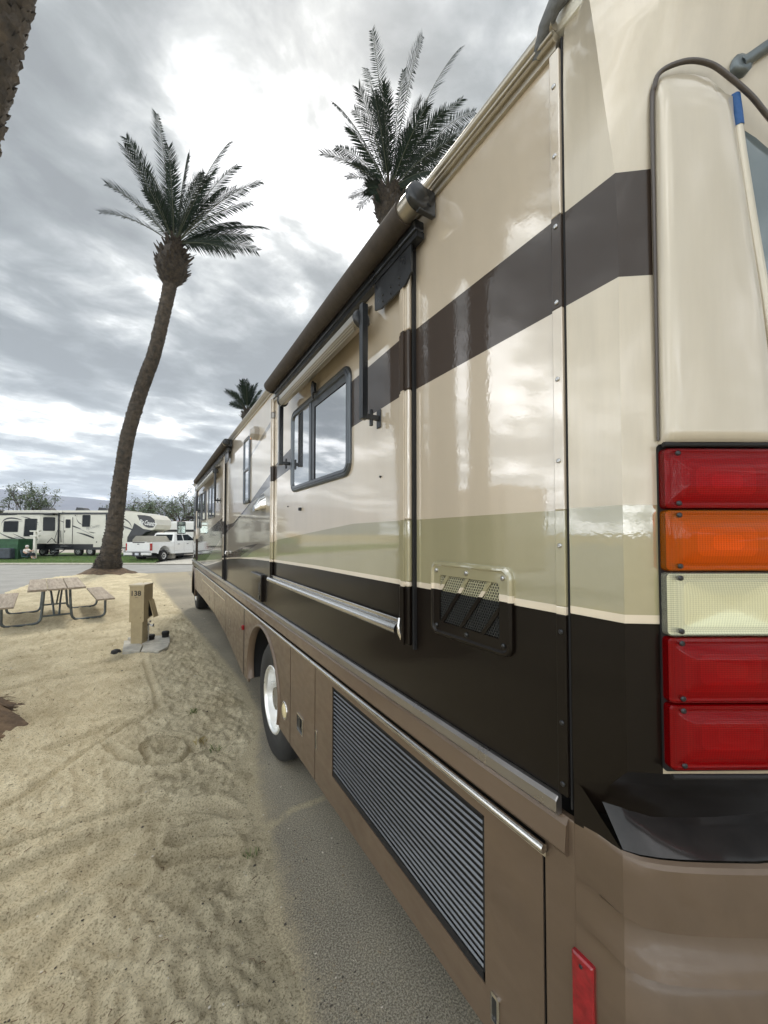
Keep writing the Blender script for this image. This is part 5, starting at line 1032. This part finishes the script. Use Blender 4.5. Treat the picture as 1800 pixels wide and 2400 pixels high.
q=MB(); q.bbox(1.5,1.9,.05,1.2,-.02,.8,.03); q.build('end_plate',mat('green_dark',(.02,.07,.03),.6),GB)
PS=thing('person','person in a pale top sitting low beside the green bin, one arm stretched out','person',W(-26.98,29.15,.24),-YAW)
SKIN=mat('skin',(.50,.30,.22),.55); TOP=mat('pale_shirt',(.72,.66,.60),.85,var=.1,vs=12); TRS=mat('dark_trousers',(.03,.035,.045),.85)
def skinned(name,verts,edges,rad,m,par):
    me=bpy.data.meshes.new(name); me.from_pydata(verts,edges,[]); me.materials.append(m); o=bpy.data.objects.new(name,me); col.objects.link(o); o.parent=par
    sk=o.modifiers.new('skin','SKIN'); sk.use_smooth_shade=True
    for v,r in zip(me.skin_vertices[0].data,rad): v.radius=r if isinstance(r,tuple) else (r,r)
    me.skin_vertices[0].data[0].use_root=True
    ss=o.modifiers.new('sub','SUBSURF'); ss.levels=1; ss.render_levels=2; return o
bodyv=[(0,0,.30),(-.02,.0,.48),(-.03,-.02,.66),(-.02,-.03,.75),(.0,-.05,.86),(.03,-.06,.94),(.13,-.05,.66),(.33,-.10,.56),(.55,-.12,.60),(.62,-.12,.62),(-.18,-.05,.66),(-.12,-.18,.48),(.10,-.22,.40),(.17,-.24,.39),(.10,-.06,.28),(.42,-.16,.42),(.50,-.18,.08),(.58,-.24,.05),(.06,.10,.28),(.36,.14,.40),(.42,.16,.08),(.52,.14,.05)]
bodye=[(0,1),(1,2),(2,3),(3,4),(4,5),(2,6),(6,7),(7,8),(8,9),(2,10),(10,11),(11,12),(12,13),(0,14),(14,15),(15,16),(16,17),(0,18),(18,19),(19,20),(20,21)]
bodyr=[(.16,.13),(.15,.12),(.16,.12),.06,.10,.085,.075,.05,.038,.035,.075,.05,.038,.04,.10,.075,.05,.045,.10,.075,.05,.045]
pb=skinned('body',bodyv,bodye,bodyr,SKIN,PS)
skinned('shirt',[(0,0,.32),(-.02,0,.48),(-.03,-.02,.66),(-.02,-.03,.72),(.13,-.05,.66),(.28,-.09,.585),(-.18,-.05,.66),(-.13,-.16,.50)],[(0,1),(1,2),(2,3),(2,4),(4,5),(2,6),(6,7)],[(.18,.15),(.17,.14),(.18,.14),.075,.09,.068,.09,.068],TOP,PS)
skinned('trousers',[(0,0,.29),(.10,-.06,.28),(.42,-.16,.42),(.48,-.175,.16),(.06,.10,.28),(.36,.14,.40),(.41,.155,.16)],[(0,1),(1,2),(2,3),(0,4),(4,5),(5,6)],[(.17,.14),.115,.09,.065,.115,.09,.065],TRS,PS)
q=MB(); q.lathe([(.02,.0),(.10,.03),(.118,.09),(.105,.15),(.06,.19),(.01,.2)],(.0,-.045,.82),'Z',14); q.build('hair',mat('grey_hair',(.62,.58,.54),.8,var=.2,vs=30),PS)
CH=thing('camp_chair','low folding chair under the seated person by the green bin','chair',W(-26.98,29.15,.24),-YAW)
q=MB(); q.bbox(-.22,.26,-.25,.25,.13,.165,.01); q.build('seat',mat('teal_canvas',(.06,.11,.12),.9),CH); q=MB(); q.add([(-.20,-.25,.16),(-.20,.25,.16),(-.34,.25,.66),(-.34,-.25,.66),(-.215,-.25,.16),(-.215,.25,.16),(-.36,.25,.66),(-.36,-.25,.66)],[(0,1,2,3),(4,5,6,7),(2,3,7,6),(0,3,7,4),(1,2,6,5)]); q.build('backrest',bpy.data.materials['teal_canvas'],CH)
for x,y in ((-.2,-.24),(-.2,.24),(.24,-.24),(.24,.24)): q=MB(); q.tube([(x,y,-.03),(x,y,.15)],.012,6); q.build('leg',BLACKM,CH)

# ------------------------------------------------------------------ trees and buildings beyond
BARK=mat('dark_bark',(.07,.055,.042),.9,var=.3,vs=8,bump=.6,bs=20); LEAF=[mat('mesquite_leaf',(.065,.105,.045),.6),mat('mesquite_leaf_pale',(.11,.15,.065),.6),mat('mesquite_leaf_dark',(.035,.06,.03),.6)]
def tree(label,base,forks,h,spread,seed,nleaf=2600,ls=.16,dens=1.0,group=None,flat=.6,cat='tree'):
    rnd=random.Random(seed); T=thing('mesquite_tree',label,cat,base,0,group); q=MB(); ends=[]
    def grow(p,d,l,r,lev):
        pts=[p]; dd=d.copy()
        for k in range(4):
            dd=(dd+Vector((rnd.uniform(-.25,.25),rnd.uniform(-.25,.25),rnd.uniform(-.15,.2)))).normalized(); pts.append(pts[-1]+dd*l/4)
        q.tube(pts,[r*(1-.12*k) for k in range(5)],6 if lev<2 else 4)
        if lev>=4: ends.extend(pts[1:]); return
        if lev>=2: ends.extend(pts[2:])
        for k in range(3 if lev<3 else 2):
            a=rnd.uniform(0,6.283); nd=(dd*rnd.uniform(.5,.9)+Vector((math.cos(a),math.sin(a),rnd.uniform(-.15,.55)*flat))*.75).normalized(); grow(pts[-1] if k<2 else pts[2],nd,l*rnd.uniform(.62,.85),r*.58,lev+1)
    for d in forks: grow(Vector((0,0,0)),Vector(d).normalized(),h*.36,h*.035,0)
    mx=max(max(abs(e_.x),abs(e_.y)) for e_ in ends); mz=max(e_.z for e_ in ends); S=Vector((spread/mx,spread/mx,h/mz))
    q.v=[(v[0]*S.x,v[1]*S.y,v[2]*S.z) for v in q.v]; q.build('trunk',BARK,T)
    c=MB()
    for i in range(nleaf):
        e_=rnd.choice(ends); p=Vector((e_.x*S.x,e_.y*S.y,e_.z*S.z))+Vector((rnd.gauss(0,.28),rnd.gauss(0,.28),rnd.gauss(-.05,.18)))*dens
        a=Vector((rnd.uniform(-1,1),rnd.uniform(-1,1),rnd.uniform(-.7,.3))).normalized(); b_=a.orthogonal().normalized(); s=ls*rnd.uniform(.6,1.4)
        c.add([p-a*s,p-b_*s*.28,p+a*s,p+b_*s*.28],[(0,1,2,3)],rnd.choice((0,0,1,2)))
    c.build('crown',LEAF,T); return T
b0=at(70,1200,52); tree('dark spreading mesquite tree behind the left end of the cream trailer',(b0.x,b0.y,.3),[(-.15,0,1),(.3,.1,1),(-.7,.2,.9)],9.0,4.0,5,3000,.17,1.0,'mesquite trees behind the trailer')
for px_,b_,h,sp,sd_,nl,lb in ((350,50,7.4,4.4,9,3600,'pale leafy mesquite tree behind the trailer nose and pickup'),(425,48,7.8,3.2,14,1900,'sparse open mesquite tree between the trailer nose and the motorhome mirror'),(300,56,7.5,3.4,17,2200,'mesquite tree showing just right of the leaning palm trunk')):
    b0=at(px_,1240,b_); tree(lb,(b0.x,b0.y,.3),[(.3,.1,1),(-.4,.1,.9),(.0,-.3,1)],h,sp,sd_,nl,.15,1.1,'mesquite trees behind the trailer',.9)
def bush(label,p,rx,rz,seed,n=1400,pale=False):
    rnd=random.Random(seed); T=thing('shrub',label,'shrub',p); q=MB()
    for k in range(9):
        a=rnd.uniform(0,6.283); q.tube([(0,0,0),(math.cos(a)*rx*.4,math.sin(a)*rx*.4,rz*.5),(math.cos(a)*rx*.7,math.sin(a)*rx*.7,rz*.85)],[.05,.035,.01],5)
    q.build('stem',BARK,T); c=MB()
    for i in range(n):
        a=rnd.uniform(0,6.283); f=rnd.random()**.5; z=rz*rnd.random()**.8; rr1=rx*f*(1-.5*(z/rz)**2)*(1+.3*noise.noise(Vector((math.cos(a)*2,math.sin(a)*2,z)))); p_=Vector((math.cos(a)*rr1,math.sin(a)*rr1,z*(1+.2*noise.noise(Vector((math.cos(a)*3,z,seed))))))
        d=Vector((rnd.uniform(-1,1),rnd.uniform(-1,1),rnd.uniform(-1,1))).normalized(); e_=d.orthogonal().normalized(); s=rnd.uniform(.06,.16); c.add([p_-d*s,p_-e_*s*.4,p_+d*s,p_+e_*s*.4],[(0,1,2,3)],rnd.choice((0,1,2)))
    c.build('foliage',[mat('shrub_brown',(.16,.13,.08),.7),mat('shrub_olive',(.12,.12,.06),.7),LEAF[2]] if pale else LEAF,T)
b0=at(408,1262,45); bush('green shrub under the tan building right of the trailer nose',(b0.x,b0.y,.2),2.0,2.3,3)
b0=at(-2,1262,50); bush('dry brown shrub behind the tan wall at the far left',(b0.x,b0.y,.2),2.0,5.0,4,2200,True)
BD=thing('building','tan building with a dark red fascia beyond the pickup','building',W(-36,60,.2),-YAW)
q=MB(); q.box(0,9,0,6,0,3.55); q.build('wall',mat('peach_stucco',(.60,.48,.33),.9,var=.06,vs=1),BD); q=MB(); q.box(-.2,9.2,-.25,6.2,3.55,4.0); q.build('fascia',mat('dark_red_fascia',(.16,.03,.035),.6),BD)
WL_=thing('boundary_wall','short tan wall behind the green bin at the left edge','wall',W(-50,45,.2),-YAW); q=MB(); q.box(0,5.6,0,.2,0,2.0); q.build('panel',mat('tan_fence',(.36,.25,.13),.8,var=.1,vs=3),WL_); q=MB(); q.box(-.05,5.66,-.05,.25,2.0,2.3); q.build('cap',OFFW,WL_)
p_=W(-24.0,42,.2); WT=thing('parked_trailer','white trailer half hidden behind the motorhome mirror','trailer',p_,-YAW)
q=MB(); q.bbox(0,7,0,2.4,.7,3.3,.12); q.build('body',WHITE,WT); q=MB(); q.box(-.01,7.01,-.015,0,2.15,2.4); q.box(-.01,7.01,-.012,0,1.2,1.35); q.build('stripe',BLACKP,WT)
for x in (3.0,4.0): q=MB(); q.lathe([(.2,0),(.36,0),(.38,.1),(.36,.22),(.2,.22)],(x,.05,.40),'Y',18); q.build('wheel',RUBBER,WT)
# neighbour on the next site, off to the left: seen only as a reflection in the paint
NB_=thing('neighbour_trailer','tan travel trailer on the next site, mirrored in the side wall','travel trailer',(-12.2,9.6,0),R(0))
q=MB(); q.bbox(0,2.4,0,4.6,.6,3.9,.12); q.build('body',mat('tan_aluminium',(.38,.33,.27),.4,.1,.3,var=.05),NB_); q=MB(); q.box(2.4,2.43,1.0,2.0,1.7,2.5); q.box(2.4,2.43,3.0,3.9,1.7,2.5); q.build('window',TRGLASS,NB_)
for y in (1.9,2.8): q=MB(); q.lathe([(.2,0),(.36,0),(.36,.22),(.2,.22)],(2.1,y,.37),'X',18); q.build('wheel',RUBBER,NB_)
